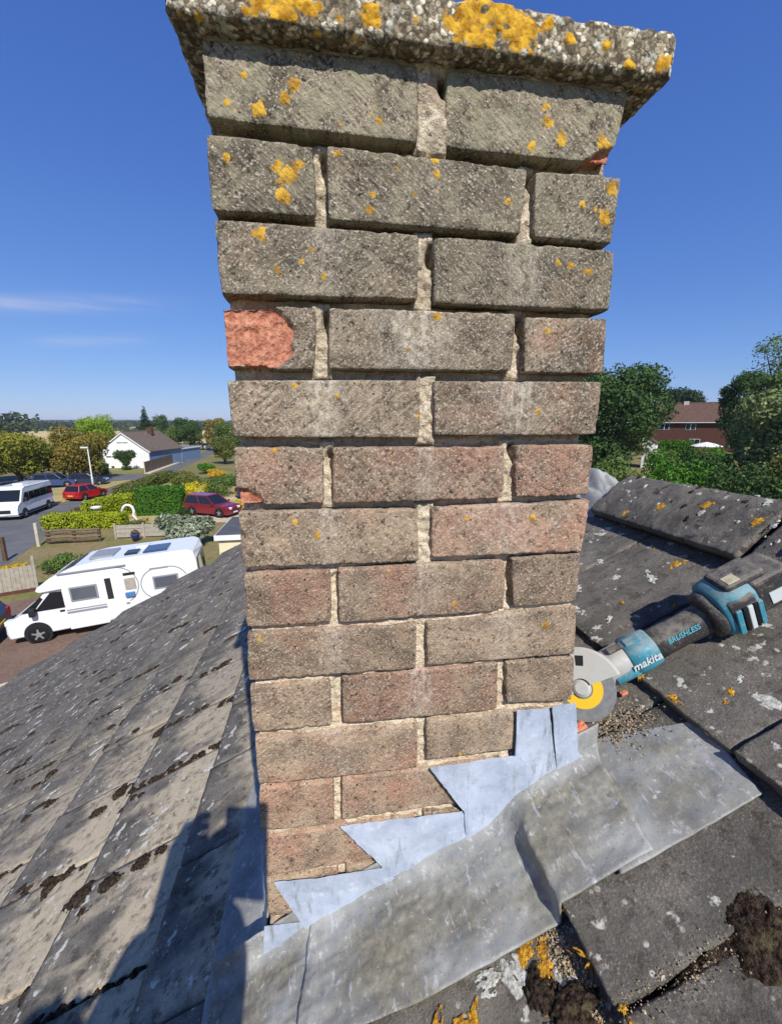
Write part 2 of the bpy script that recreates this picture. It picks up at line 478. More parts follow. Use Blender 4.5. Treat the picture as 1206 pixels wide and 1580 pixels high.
def mortar_material(name='old_mortar', dark=1.0):
    M = Mat(name, 0.95, 0.15)
    p = M.pos()
    n1 = M.noise(p, 22, 5, 0.6)
    n2 = M.noise(p, 210, 4, 0.7)
    c = M.mix(M.step(n1, 0.5, 0.75), srgb(222, 208, 182), srgb(220, 190, 164))
    c = M.mix(M.step(n2, 0.5, 0.3), c, srgb(168, 142, 112))
    # soot and moss, more of it on the exposed upper courses
    z = M.n('ShaderNodeSeparateXYZ', {0: p}).outputs[2]
    hi = M.step(z, -0.55, -0.05)
    c = M.mix(M.math('MULTIPLY', M.step(M.noise(p, 40, 4, 0.65), 0.62, 0.5), M.math('MULTIPLY', hi, 0.55)), c, srgb(122, 108, 86))
    c = M.mix(M.math('MULTIPLY', M.step(M.noise(p, 300, 3, 0.7), 0.48, 0.34), 0.5), c, srgb(126, 110, 90))
    c = M.mix(M.math('MULTIPLY', M.step(M.noise(p, 75, 4, 0.7), 0.58, 0.68), 0.35), c, srgb(160, 138, 112))
    return M.done(c, normal=M.bump(M.math('ADD', n2, M.noise(p, 90, 4, 0.7)), 1.0, 0.004))

def slab_material():
    M = Mat('lichened_concrete', 0.95, 0.15)
    p = M.pos()
    v = M.n('ShaderNodeTexVoronoi', {'Vector': M.vadd(p, M.n('ShaderNodeVectorMath', {0: M.n('ShaderNodeTexNoise', {'Vector': p, 'Scale': 60.0}).outputs['Color'], 3: 0.012}, operation='SCALE').outputs[0]), 'Scale': 210.0})
    cell = M.n('ShaderNodeSeparateColor', {0: v.outputs['Color']})
    n1 = M.noise(p, 40, 5, 0.6)
    n2 = M.noise(p, 260, 3, 0.6)
    c = M.mix(cell.outputs[0], srgb(98, 88, 71), srgb(176, 163, 136))
    c = M.mix(M.step(cell.outputs[1], 0.75, 0.9), c, srgb(226, 216, 192))
    c = M.mix(M.math('MULTIPLY', M.step(v.outputs['Distance'], 0.45, 0.7), 0.7), c, srgb(66, 58, 46))
    c = M.mix(M.math('MULTIPLY', M.step(n1, 0.50, 0.36), 0.6), c, srgb(96, 88, 70))
    c = M.mix(M.math('MULTIPLY', M.step(M.noise(p, 55, 4, 0.7), 0.56, 0.66), 0.85), c, srgb(190, 192, 180))
    c = M.mix(M.math('MULTIPLY', M.step(n2, 0.46, 0.3), 0.7), c, srgb(46, 40, 32))
    li = M.step(M.attr('lichen'), 0.34, 0.48)
    lc = M.mix(M.step(M.noise(p, 95, 4), 0.35, 0.65), srgb(160, 112, 24), srgb(220, 172, 52))
    c = M.mix(M.math('MULTIPLY', li, 0.95), c, lc)
    ly = M.math('MULTIPLY', M.step(M.voro(p, 62), 0.3, 0.18), M.step(M.noise(p, 25, 3), 0.52, 0.6))
    c = M.mix(M.math('MULTIPLY', ly, 0.8), c, lc)
    hh = M.math('SUBTRACT', n2, M.math('MULTIPLY', v.outputs['Distance'], 0.6))
    return M.done(c, normal=M.bump(hh, 0.6, 0.0022))

MAT_BRICK = brick_material()
MAT_MORTAR = mortar_material()
MAT_SLAB = slab_material()

def blob_field(x, z, blobs, seed):
    """how deep a point lies inside the given round patches, broken up at the edge"""
    f = np.full(len(x), -9.0)
    for bx, bz, br in blobs:
        d = np.hypot(x * 1000 - bx, z * 1000 - bz)
        f = np.maximum(f, 1 - d / (1.5 * br))
    nz = fbm(np.stack([x * 170, z * 170, np.zeros(len(x))], 1), seed, 3, 0.65)
    return f + 0.62 * nz - 0.10

chimney = empty('chimney', (0, 0, -1.1), 'weathered square brick chimney stack with raked joints and a lichen-covered slab', 'chimney')
CH = Vector((0, 0, -1.1))
rngB = np.random.default_rng(5)

def front_brick(key):
    r_, c_ = key
    q = np.array(BRICKS[key], float) / 1000
    x0, x1 = q[:2, 0].mean(), q[2:, 0].mean()
    z1, z0 = q[[0, 2], 1].mean(), q[[1, 3], 1].mean()
    deep = 0.215 if (r_ % 2 == 1 and c_ != 1) else 0.1025
    h = np.array([(x1 - x0) / 2, deep / 2, (z1 - z0) / 2])
    n = (max(20, int((x1 - x0) / 0.0019)), max(8, int(deep / 0.009)), max(20, int((z1 - z0) / 0.0019)))
    seed = r_ * 7 + c_ * 3 + 11
    P, Nn, F = rounded_box(h, n, 0.0032)
    cx, cz = (x0 + x1) / 2, (z0 + z1) / 2
    # skew to the measured outline
    s = ((P[:, 0] + h[0]) / (2 * h[0]))[:, None]
    t = ((P[:, 2] + h[2]) / (2 * h[2]))[:, None]
    nom = np.array([(x0, z1), (x0, z0), (x1, z1), (x1, z0)])
    dl = q - nom
    off = (1 - s) * (t * dl[0] + (1 - t) * dl[1]) + s * (t * dl[2] + (1 - t) * dl[3])
    W = P + np.array([cx, deep / 2, cz])
    W[:, 0] += off[:, 0]
    W[:, 2] += off[:, 1]
    S = W * 1000.0 + seed * 371.0
    front = np.clip(-Nn[:, 1], 0, 1)
    # arris wear: knocked corners and edges
    ex = np.minimum(np.abs(P[:, 0] - h[0]), np.abs(P[:, 0] + h[0]))
    ez = np.minimum(np.abs(P[:, 2] - h[2]), np.abs(P[:, 2] + h[2]))
    edge = np.exp(-np.minimum(ex, ez) / 0.006)
    corner = np.exp(-np.hypot(ex, ez) / 0.010)
    low = fbm(S / 34.0, seed, 3)
    wear = edge * np.clip(fbm(S / 16.0, seed + 5, 3) - 0.06, 0, 1) * 4.2 + corner * np.clip(0.3 + 0.9 * vn(S / 30.0, seed + 9), 0, 1.5) * 2.6
    # dragged (rustic) face: oblique furrows
    ang = R(rngB.uniform(32, 52)) * (1 if (r_, c_) in ((0, 0), (0, 1), (1, 0), (1, 1), (2, 1)) else -1)
    a = S[:, 0] * math.cos(ang) + S[:, 2] * math.sin(ang)
    b = -S[:, 0] * math.sin(ang) + S[:, 2] * math.cos(ang)
    drag = fbm(np.stack([a / 13.0, b / 3.0, S[:, 1] / 30], 1), seed + 2, 2, 0.5)
    drag = drag * (0.35 + 0.65 * sstep(-0.35, 0.25, fbm(S / 45.0, seed + 4, 2))) * (1.0 if r_ < 7 else 0.45)
    pit = np.clip(fbm(S / 5.5, seed + 3, 3, 0.6) - 0.12, 0, 1)
    relief = 1.25 * drag - (1.3 if r_ < 6 else 0.9) * pit + 0.45 * fbm(S / 3.0, seed + 8, 2)
    spall = np.zeros(len(P))
    if key in ((3, 0), (5, 0), (0, 1)):
        X, Z = (W[:, 0]) * 1000, W[:, 2] * 1000
        wob = 5.5 * fbm(np.stack([X / 14, Z / 14, X * 0], 1), 77, 3)
        if key == (3, 0):
            d = np.maximum.reduce([X - 74 + wob + np.clip(Z + 246, 0, 60) * 0.9, np.full(len(X), -60.0), (Z + 222) * 1.0 + wob - 6 - np.clip(20 - X, -60, 20) * 0.12])
            d = np.maximum(d, (-288 - Z) - 3 + wob + np.clip(X - 52, 0, 40) * 0.7)
            dep = 5.0
        elif key == (5, 0):
            d = np.hypot((X - 4) / 1.15, Z + 443) - 22 + wob * 0.7
            dep = 4.5
        else:
            d = np.hypot((X - 425) / 1.6, Z + 68) - 17 + wob
            dep = 7.0
        spall = sstep(1.5, -2.5, d) * np.where(P[:, 1] < 0.04, 1, 0)
        rough = 3.2 * fbm(np.stack([X / 8, Z / 6, X * 0 + 3], 1), 91, 4, 0.65)
        relief = relief * (1 - spall) 
        cut = spall * (dep + rough)
    else:
        cut = 0.0
    lich = blob_field(W[:, 0], W[:, 2], FACE_LICHEN, 301)
    lich = np.where(front > 0.3, lich, -1) * (1 - spall) - 0.3 * edge
    disp = (front * (relief + 0.5 * low) + (1 - front) * 0.5 * low - wear - cut + front * 0.8 * sstep(0.3, 0.7, lich)) / 1000
    W = W + Nn * disp[:, None]
    # lime bloom under the cross joints of the course above
    bloom = np.zeros(len(P))
    above = sorted(k for k in BRICKS if k[0] == r_ - 1)
    zt = q[[0, 2], 1].mean() * 1000
    for k0, k1 in zip(above[:-1], above[1:]):
        jx = (BRICKS[k0][3][0] + BRICKS[k1][1][0]) / 2
        w = 17 + 9 * ((r_ * 3 + k0[1]) % 3)
        g = np.exp(-((W[:, 0] * 1000 - jx) / w) ** 2) * (0.55 + 0.45 * np.exp((W[:, 2] * 1000 - zt) / 34))
        amt = {3: .75, 4: 1.0, 5: .55, 6: .6, 7: .55, 8: .5, 9: .75, 2: .5, 10: .35, 11: .3}.get(r_, 0.2)
        bloom = np.maximum(bloom, g * amt)
    if r_ == 3 and c_ == 1:
        bloom = np.maximum(bloom, 0.75 * np.exp(-(((W[:, 0] - 0.205) / 0.04) ** 2 + ((W[:, 2] + 0.25) / 0.05) ** 2)))
    o = mk('brick', W - np.array([cx, deep / 2, cz]), F, MAT_BRICK, chimney, True, {'relief': relief, 'spall': spall, 'bloom': bloom, 'lichen': lich})
    o.location = Vector((cx, deep / 2, cz)) - CH
    o.color = (REDNESS.get(key, 0.08), max(0.12, 0.85 - r_ / 4.2), np.clip(1.0 - (r_ - 2) / 4.0, 0.12, 1), 0.0 if (r_, c_) in ((0, 0), (0, 1), (1, 0), (1, 1), (2, 1)) else 1.0)
    if key == (3, 0):
        o['label'] = 'header brick whose face has spalled to bright red clay'
    return o

for key in sorted(BRICKS):
    front_brick(key)

# the bricks of the other three faces (same bond), lighter meshes shared between them
def plain_brick_mesh(hx, hy, hz, seed):
    P, Nn, F = rounded_box(np.array([hx, hy, hz]), (22, 12, 8), 0.006)
    S = P * 1000 + seed * 100
    rel = fbm(S / 9, seed, 3)
    P = P + Nn * (0.0016 * rel + 0.0012 * vn(S / 40, seed))[:, None]
    z = np.zeros(len(P))
    return mesh_from('brick', P, F, MAT_BRICK, True, {'relief': rel, 'spall': z, 'bloom': z, 'lichen': z - 1})
PB_X = [plain_brick_mesh(0.1075, 0.05125, 0.0325, k) for k in (1, 2)]
PB_Y = [plain_brick_mesh(0.05125, 0.1075, 0.0325, k) for k in (3, 4)]
for r_ in range(15):
    zc = -0.075 * r_ - 0.0325
    if r_ % 2 == 0:
        spots = [(PB_Y, 0.05125, 0.22), (PB_Y, 0.38875, 0.22), (PB_X, 0.1075, 0.38875), (PB_X, 0.3325, 0.38875)]
    else:
        spots = [(PB_Y, 0.05125, 0.3325), (PB_Y, 0.38875, 0.3325), (PB_X, 0.22, 0.38875)]
    for k, (ms, x, y) in enumerate(spots):
        o = bpy.data.objects.new('brick', ms[(r_ + k) % 2])
        o.location = Vector((x, y, zc)) - CH
        o.color = (0.15 + 0.3 * rngB.random(), max(0.1, 0.8 - r_ / 6), max(0.1, 0.9 - r_ / 8), 1)
        link(o, chimney)

# mortar: raked back unevenly, deeper in the bed joints, with crumbling cross joints
def build_mortar():
    xs = np.arange(0.006, 0.4341, 0.0028)
    zs = np.arange(0.0, -1.125, -0.0024)
    X, Z = np.meshgrid(xs, zs)
    x, z = X.ravel() * 1000, Z.ravel() * 1000
    rec = np.full(len(x), 23.0) + 6.0 * fbm(np.stack([x / 28, z / 9, 0 * x], 1), 41, 3) + 2.2 * fbm(np.stack([x / 6, z / 6, 0 * x], 1), 43, 3)
    rec -= sstep(-300, -620, z) * 15.0
    rec -= sstep(-60, -20, z) * 2
    rj = np.random.default_rng(8)
    for (r_, c_) in sorted(BRICKS):
        if (r_, c_ + 1) not in BRICKS:
            continue
        a, b = BRICKS[(r_, c_)], BRICKS[(r_, c_ + 1)]
        xa, xb = min(a[2][0], a[3][0]) - 3, max(b[0][0], b[1][0]) + 3
        zt, zb = max(a[2][1], b[0][1]), min(a[3][1], b[1][1])
        m = (x > xa) & (x < xb) & (z < zt + 6) & (z > zb - 6)
        fill = rj.uniform(8, 14)
        if r_ == 0:
            fill = 1.0
        rr = fill + 5.0 * fbm(np.stack([x / 6, z / 7, 0 * x + r_], 1), 47, 3, 0.6)
        # some joints have crumbled hollow at the top or the side
        hole = rj.uniform(0, 1)
        if r_ in (1, 2, 3, 5, 7) or hole > 0.6:
            hz = zt - rj.uniform(4, 22)
            rr += 30 * np.exp(-(((z - hz) / rj.uniform(6, 13)) ** 2 + ((x - xb + 4) / 5.0) ** 2))
        rec = np.where(m, np.minimum(rr, rec + 6), rec)
    V = np.stack([X.ravel(), np.clip(rec, 0.5, 40) / 1000, Z.ravel()], 1)
    nx, nz = len(xs), len(zs)
    i = np.arange(nx * nz).reshape(nz, nx)
    F = np.stack([i[:-1, :-1].ravel(), i[1:, :-1].ravel(), i[1:, 1:].ravel(), i[:-1, 1:].ravel()], 1)
    o = mk('mortar', V - np.array(CH), F, MAT_MORTAR, chimney, True)
    mb = MB().box(0.006, 0.434, 0.034, 0.43, -1.16, 0.004)
    mb.build('mortar_core', MAT_MORTAR, chimney, loc=-CH)
build_mortar()

# crumbs left on the ledges of the raked joints
def build_slab():
    x0, x1, y0, y1, z0, z1 = -0.024, 0.478, -0.020, 0.464, 0.005, 0.049
    h = np.array([(x1 - x0) / 2, (y1 - y0) / 2, (z1 - z0) / 2])
    P, Nn, F = rounded_box(h, (230, 150, 22), 0.007)
    W = P + np.array([(x0 + x1) / 2, (y0 + y1) / 2, (z0 + z1) / 2])
    S = W * 1000
    rel = fbm(S / 9, 61, 3, 0.65)
    g = np.abs(vn(S / 7.0, 67))
    dz = 1.5 * rel + 1.4 * fbm(S / 45, 63, 2) - 2.4 * np.clip(fbm(S / 16, 71, 2) - 0.15, 0, 1) * 2 - 1.0 * g
    low = np.clip(-Nn[:, 2], 0, 1) * np.exp(-np.clip(S[:, 1] + 20, 0, 400) / 30)
    dz = dz - low * 3.0 * np.clip(fbm(S / 22, 73, 3), 0, 1)
    lich = np.where(Nn[:, 1] < -0.2, blob_field(W[:, 0], W[:, 2], CAP_LICHEN, 305), fbm(S / 40, 303, 4) - 0.05)
    lich = np.where(Nn[:, 2] < -0.5, -1, lich)
    W = W + Nn * ((dz + 1.2 * sstep(0.3, 0.6, lich)) / 1000)[:, None]
    mk('coping_slab', W - np.array(CH), F, MAT_SLAB, chimney, True, {'lichen': lich})
    # bedding mortar squeezed out under the slab
    P, Nn, F = rounded_box(np.array([0.221, 0.221, 0.0075]), (190, 40, 8), 0.004)
    W = P + np.array([0.22, 0.22, 0.0045])
    S = W * 1000
    out = 2.5 * fbm(S / 14, 81, 3) - 3.5
    W[:, :2] += Nn[:, :2] * (out / 1000)[:, None]
    mk('bedding_mortar', W - np.array(CH), F, MAT_MORTAR, chimney, True)
build_slab()

# ------------------------------------------------------------------ the house under the chimney: tiled roof
TANP = 0.57
_cs = 1 / math.hypot(1, TANP)
EU = np.array([_cs, 0, TANP * _cs])           # up the slope
EV = np.array([0, 1.0, 0])                    # along the ridge
EN = np.array([-TANP * _cs, 0, _cs])          # out of the roof
RO = np.array([0, 0, -1.115])                 # u = v = n = 0 (mean tile surface below the chimney's near corner)
def roof_pt(u, v, n):
    u, v, n = np.asarray(u, float), np.asarray(v, float), np.asarray(n, float)
    return RO + u[..., None] * EU + v[..., None] * EV + n[..., None] * EN
ROOF_M = Matrix(((EU[0], EV[0], EN[0], RO[0]), (EU[1], EV[1], EN[1], RO[1]), (EU[2], EV[2], EN[2], RO[2]), (0, 0, 0, 1)))
U_APEX = 1.146
V_VERGE = 3.80
U_EAVE = -4.62

def tile_material():
    M = Mat('weathered_concrete_tile', 0.93, 0.2)
    o = M.objpos()
    rnd = M.rand()
    p = M.vadd(M.pos(), M.n('ShaderNodeCombineXYZ', {0: M.math('MULTIPLY', rnd, 7.0), 1: M.math('MULTIPLY', rnd, 3.0), 2: 0.0}).outputs[0])
    oc = M.ocol()
    u = M.n('ShaderNodeSeparateXYZ', {0: o}).outputs[0]
    n1 = M.noise(p, 9, 5, 0.6)
    n2 = M.noise(p, 46, 5, 0.65)
    n3 = M.noise(p, 330, 3, 0.7)
    c = M.mix(M.step(n1, 0.3, 0.7), srgb(88, 84, 77), srgb(119, 113, 104))
    # washed buff surface, most of it on the sheltered upper half of each tile of the lower slope
    wash = M.math('ADD', M.math('MULTIPLY', u, 2.3), M.math('ADD', M.math('MULTIPLY', M.noise(M.scale(p, (1, 1.7, 1)), 7, 5, 0.6), 1.5), -0.72))
    wash = M.math('MULTIPLY', M.step(wash, 0.14, 0.52), oc.outputs[0])
    c = M.mix(M.math('MULTIPLY', wash, 0.9), c, M.mix(n2, srgb(164, 150, 126), srgb(208, 193, 164)))
    c = M.mix(M.math('MULTIPLY', M.step(n2, 0.5, 0.32), 0.65), c, srgb(62, 57, 50))
    c = M.mix(M.math('MULTIPLY', M.step(n3, 0.52, 0.70), M.step(M.noise(p, 18, 4), 0.35, 0.65, 0.12, 0.5)), c, srgb(176, 167, 150))
    c = M.mix(M.math('MULTIPLY', M.step(n3, 0.46, 0.3), 0.5), c, srgb(46, 42, 38))
    # pale lichen rings and crusts, stretched down the slope by rain
    pl = M.step(M.math('ADD', M.noise(M.scale(o, (1, 1, 1), (0, 0, 0)), 38, 4, 0.62), M.math('MULTIPLY', M.noise(p, 5, 3), 0.35)), 0.80, 0.87)
    c = M.mix(M.math('MULTIPLY', pl, 0.85), c, srgb(206, 203, 190))
    sp = M.math('MULTIPLY', M.step(M.voro(p, 60), 0.24, 0.14), M.step(M.noise(p, 14, 3), 0.54, 0.6))
    c = M.mix(M.math('MULTIPLY', sp, 0.8), c, srgb(200, 196, 182))
    br = M.math('MULTIPLY', M.step(M.noise(p, 26, 4, 0.6), 0.61, 0.68), oc.outputs[1])
    c = M.mix(M.math('MULTIPLY', br, 0.8), c, srgb(58, 46, 38))
    hh = M.math('ADD', M.math('MULTIPLY', n3, 0.7), n2)
    return M.done(c, normal=M.bump(hh, 0.6, 0.003))

def moss_material():
    M = Mat('dry_moss', 1.0, 0.05)
    p = M.pos()
    n = M.noise(p, 170, 4, 0.7)
    c = M.mix(M.step(n, 0.35, 0.65), srgb(30, 25, 21), srgb(80, 67, 56))
    c = M.mix(M.math('MULTIPLY', M.step(M.noise(p, 60, 3), 0.56, 0.7), 0.6), c, srgb(104, 98, 70))
    return M.done(c, normal=M.bump(n, 1.0, 0.006))

def crust_material(name, a, b):
    M = Mat(name, 0.95, 0.1)
    p = M.pos()
    n = M.noise(p, 160, 4, 0.7)
    c = M.mix(M.step(n, 0.32, 0.66), a, b)
    return M.done(c, normal=M.bump(n, 1.0, 0.002))

MAT_TILE = tile_material()
MAT_MOSS = moss_material()
MAT_LICHEN = crust_material('yellow_lichen', srgb(140, 92, 28), srgb(222, 170, 60))
MAT_PALE = crust_material('pale_lichen', srgb(150, 148, 136), srgb(214, 212, 200))

def tile_mesh(seed, res, chip=1.0):
    L, W, T = 0.372, 0.2515, 0.021
    n = (int(L / res), int(W / res), 3)
    P, Nn, F = rounded_box(np.array([L / 2, W / 2, T / 2]), n, 0.0028)
    P = P + np.array([L / 2, 0, -T / 2])
    S = P * 1000 + seed * 531.0
    ex = np.minimum(P[:, 0], 1.0)
    ey = W / 2 - np.abs(P[:, 1])
    edge = np.exp(-np.minimum(ex, ey) / 0.005)
    wear = edge * np.clip(fbm(S / 15, seed, 3) + 0.15, 0, 1) * 5 * chip
    top = np.clip(Nn[:, 2], 0, 1)
    d = top * (0.9 * fbm(S / 26, seed + 1, 3) + 0.55 * fbm(S / 6, seed + 2, 2)) - wear * 0.6
    P = P + Nn * (d / 1000)[:, None]
    # the front edge wanders a little; the tile sags from tail to head towards the batten
    P[:, 0] += (2.0 * fbm(np.stack([S[:, 1] / 22, 0 * ex, 0 * ex], 1), seed + 7, 3) / 1000) * np.exp(-ex / 0.03)
    P[:, 2] += 0.008 - 0.0755 * P[:, 0]
    return mesh_from('roof_tile', P, F, MAT_TILE, True)

house = empty('house', (0, 1.2, GZ), 'house under the chimney, roofed in weathered flat grey concrete tiles', 'house')
HO = Vector((0, 1.2, GZ))
roof = empty('roof', (0, 0, 0), parent=house)
roof.location = -HO
far_meshes = [tile_mesh(s, 0.011) for s in range(20, 25)]
near_meshes = [tile_mesh(s, 0.0038, 1.3) for s in range(30, 34)]
TILE_W = 0.257
TAILS = [-4.635 + 0.293 * k for k in range(15)]
TAILS = [t for t in TAILS if t < -1.3] + [-1.123, -0.835, -0.540, -0.245, 0.085, 0.416, 0.700]
PHASE = {-1.123: 0.115, -0.835: 0.215, -0.540: 0.115, -0.245: 0.257, 0.085: 0.128, 0.416: 0.023, 0.700: 0.157, 0.984: 0.02}
rngT = np.random.default_rng(12)
rest_v, rest_f = [], []
def tile_matrix(ut, v, dn=0.0, tilt=0.0, yaw=0.0):
    return ROOF_M @ Matrix.Translation((ut, v, dn)) @ Matrix.Rotation(yaw, 4, 'Z') @ Matrix.Rotation(tilt, 4, 'Y')
for ci, ut in enumerate(TAILS):
    ph = PHASE.get(ut, 0.115 + 0.1285 * (ci % 2))
    k0 = int(math.floor((-1.3 - ph) / TILE_W))
    v = ph + k0 * TILE_W
    while v + TILE_W < V_VERGE + 0.2:
        vc = v + TILE_W / 2
        right = ut > 0.3
        inside = ut > -0.13 and ut < 0.2 and 0.0 < v and v + TILE_W < 0.44
        seen = (right and -0.62 < vc < 0.78) or (not right and ut < 0.2 and vc > -0.1 and not (ut > -0.1 and vc > 0.1) and not (ut < -1.5 and vc < 0.75) and not (ut < -0.7 and vc < 0.12))
        dn, tilt, yaw = rngT.normal(0, 0.0026), rngT.normal(0, 0.006), rngT.normal(0, 0.006)
        if ut == 0.416 and -0.24 < v < 0.2:
            dn = 0.004
        if not inside:
            if seen:
                me = near_meshes[rngT.integers(4)] if right else far_meshes[rngT.integers(5)]
                o = bpy.data.objects.new('roof_tile', me)
                o.matrix_local = tile_matrix(ut, vc, dn, tilt, yaw)
                b = 0.0 if right else float(np.clip((ut + 2.2) / 1.3, 0.15, 1)) * (1.0 if vc < 0.6 else max(0.15, 1.0 - (vc - 0.6) / 1.4))
                o.color = (b, 0.5 if right else 0.8, 0, 1)
                link(o, roof)
            else:
                P, Nn, F = rounded_box(np.array([0.186, 0.1265, 0.0105]), (2, 1, 1), 0.001)
                P = P + np.array([0.186, 0, -0.0105])
                P[:, 2] += 0.008 - 0.0755 * P[:, 0]
                mtx = np.array(tile_matrix(ut, vc, dn, tilt, yaw))
                q = P @ mtx[:3, :3].T + mtx[:3, 3]
                rest_f += [tuple(i + len(rest_v) for i in fq) for fq in F]
                rest_v += list(q)
        v += TILE_W
# the far slope, out of sight behind the ridge
for k in range(19):
    for j in range(20):
        P, Nn, F = rounded_box(np.array([0.186, 0.1265, 0.0105]), (2, 1, 1), 0.001)
        P = P + np.array([0.186 - (0.293 * k + 0.40), 0, -0.0105])
        P[:, 2] += 0.008 - 0.0755 * (P[:, 0] + 0.293 * k + 0.40)
        q = RO + (U_APEX + P[:, 0])[:, None] * EU + (-1.2 + j * TILE_W + P[:, 1])[:, None] * EV + P[:, 2][:, None] * EN
        q[:, 0] = 2 * U_APEX * EU[0] - q[:, 0]
        rest_f += [tuple(i + len(rest_v) for i in fq[::-1]) for fq in F]
        rest_v += list(q)
ro = mk('roof_tiles', rest_v, np.array(rest_f), MAT_TILE, roof, False, kind='stuff')
ro.color = (0.1, 0.5, 0, 1)

# ridge tiles: shallow arched concrete, bedded on mortar
def ridge_mesh(seed, L=0.452):
    nv, na = 110, 56
    xr = U_APEX * EU[0]
    zr = RO[2] + U_APEX * EU[2]
    a = np.linspace(-1, 1, na)
    # half profile: flat-sided arch 0.2 wide, 0.1 high
    px = 0.122 * a
    pz = 0.047 - 0.099 * (np.abs(a) ** 1.35)
    ring = np.stack([px, pz], 1)
    inner = ring * np.array([0.86, 1.0]) - np.array([0, 0.017])
    prof = np.concatenate([ring, inner[::-1]])
    v = np.linspace(0, L, nv)
    m = len(prof)
    V = np.zeros((nv, m, 3))
    V[:, :, 0] = xr + prof[None, :, 0]
    V[:, :, 2] = zr + prof[None, :, 1]
    V[:, :, 1] = v[:, None]
    V = V.reshape(-1, 3)
    S = V * 1000 + seed * 311
    nrm = np.stack([np.tile(prof[:, 0] / 0.1, nv), np.zeros(nv * m), np.full(nv * m, 0.7)], 1)
    e = np.minimum(V[:, 1], L - V[:, 1])
    V = V + nrm * ((2.4 * fbm(S / 26, seed, 3) + 2.0 * fbm(S / 7, seed + 2, 3, 0.6) - 4 * np.exp(-e / 0.006) * np.clip(fbm(S / 18, seed + 3, 2) + 0.3, 0, 1)) / 1000)[:, None]
    i = np.arange(nv * m).reshape(nv, m)
    j = np.roll(i, -1, axis=1)
    F = np.stack([i[:-1].ravel(), j[:-1].ravel(), j[1:].ravel(), i[1:].ravel()], 1)
    F = [tuple(q) for q in F] + [tuple(i[0][::-1]), tuple(i[-1])]
    return mesh_from('ridge_tile', V, F, MAT_TILE, True)
RM = [ridge_mesh(41), ridge_mesh(42)]
for k, v0 in enumerate((0.165, -0.29, -0.745)):
    o = bpy.data.objects.new('ridge_tile', RM[k % 2])
    o.matrix_local = Matrix.Translation((0, v0, 0.0)) @ Matrix.Rotation(R(0.5 * (-1) ** k), 4, 'Z')
    o.color = (0.0, 1.0, 0, 1)
    link(o, roof)
for k in range(6):
    o = bpy.data.objects.new('ridge_tile', RM[k % 2])
    o.matrix_local = Matrix.Translation((0, 1.06 + 0.456 * k, 0.0))
    o.color = (0.0, 1.0, 0, 1)
    link(o, roof)
# crumbly bedding mortar showing along the lower edge of the ridge
nb = 420
vv = np.linspace(-0.75, 0.66, nb)
rows = []
for k, (du, dn) in enumerate(((-0.100, -0.02), (-0.104, -0.014), (-0.098, -0.008), (-0.085, -0.004), (-0.06, 0.0))):
    S = np.stack([vv * 90, np.full(nb, k * 3.1), np.zeros(nb)], 1)
    rows.append(roof_pt(U_APEX + du + 0.006 * fbm(S, 51, 3), vv, dn + 0.005 * fbm(S, 52, 3)))
V = np.concatenate(rows)
i = np.arange(len(V)).reshape(5, nb)
mk('ridge_mortar', V, np.stack([i[:-1, :-1].ravel(), i[1:, :-1].ravel(), i[1:, 1:].ravel(), i[:-1, 1:].ravel()], 1)[:, ::-1], MAT_SLAB, roof, True, {'lichen': np.full(len(V), -1.0)})

# verge: mortar fillet and bargeboard at the far gable, walls below
MAT_WALL = plain('house_brick_wall', srgb(150, 96, 74), 0.9, 0.2, var=0.25, scale=3)
MAT_WPAINT = plain('white_paint', (0.75, 0.75, 0.73), 0.45, 0.4, var=0.06, scale=4)
eave = roof_pt(U_EAVE, 0, 0)
xr, zr = U_APEX * EU[0], RO[2] + U_APEX * EU[2]
mb = MB()
for s in (-1, 1):
    xa = xr + s * (xr - eave[0])
    mb.prism([(xr, zr - 0.02), (xa, eave[2] - 0.02), (xa, eave[2] - 0.2), (xr, zr - 0.2)], V_VERGE + 0.02, V_VERGE + 0.05)
mb.build('bargeboard', MAT_WPAINT, roof)
mb = MB()
xw0, xw1 = eave[0] + 0.35, 2 * xr - eave[0] - 0.35
zt = eave[2] + 0.1
mb.prism([(xw0, GZ), (xw1, GZ), (xw1, zt), (xr, zr - 0.25), (xw0, zt)], -1.3, 3.62)
mb.build('wall', MAT_WALL, house, loc=-HO)
# soffit and gutter along the low eaves
MB().box(eave[0] - 0.05, eave[0] + 0.45, -1.3, 3.75, eave[2] - 0.16, eave[2] - 0.10).build('soffit', MAT_WPAINT, house, loc=-HO)
MB().tube([(eave[0] - 0.06, -1.3, eave[2] - 0.06), (eave[0] - 0.06, 3.8, eave[2] - 0.06)], 0.055, 12).build('gutter', plain('black_gutter', (0.02, 0.02, 0.02), 0.4), house, loc=-HO)

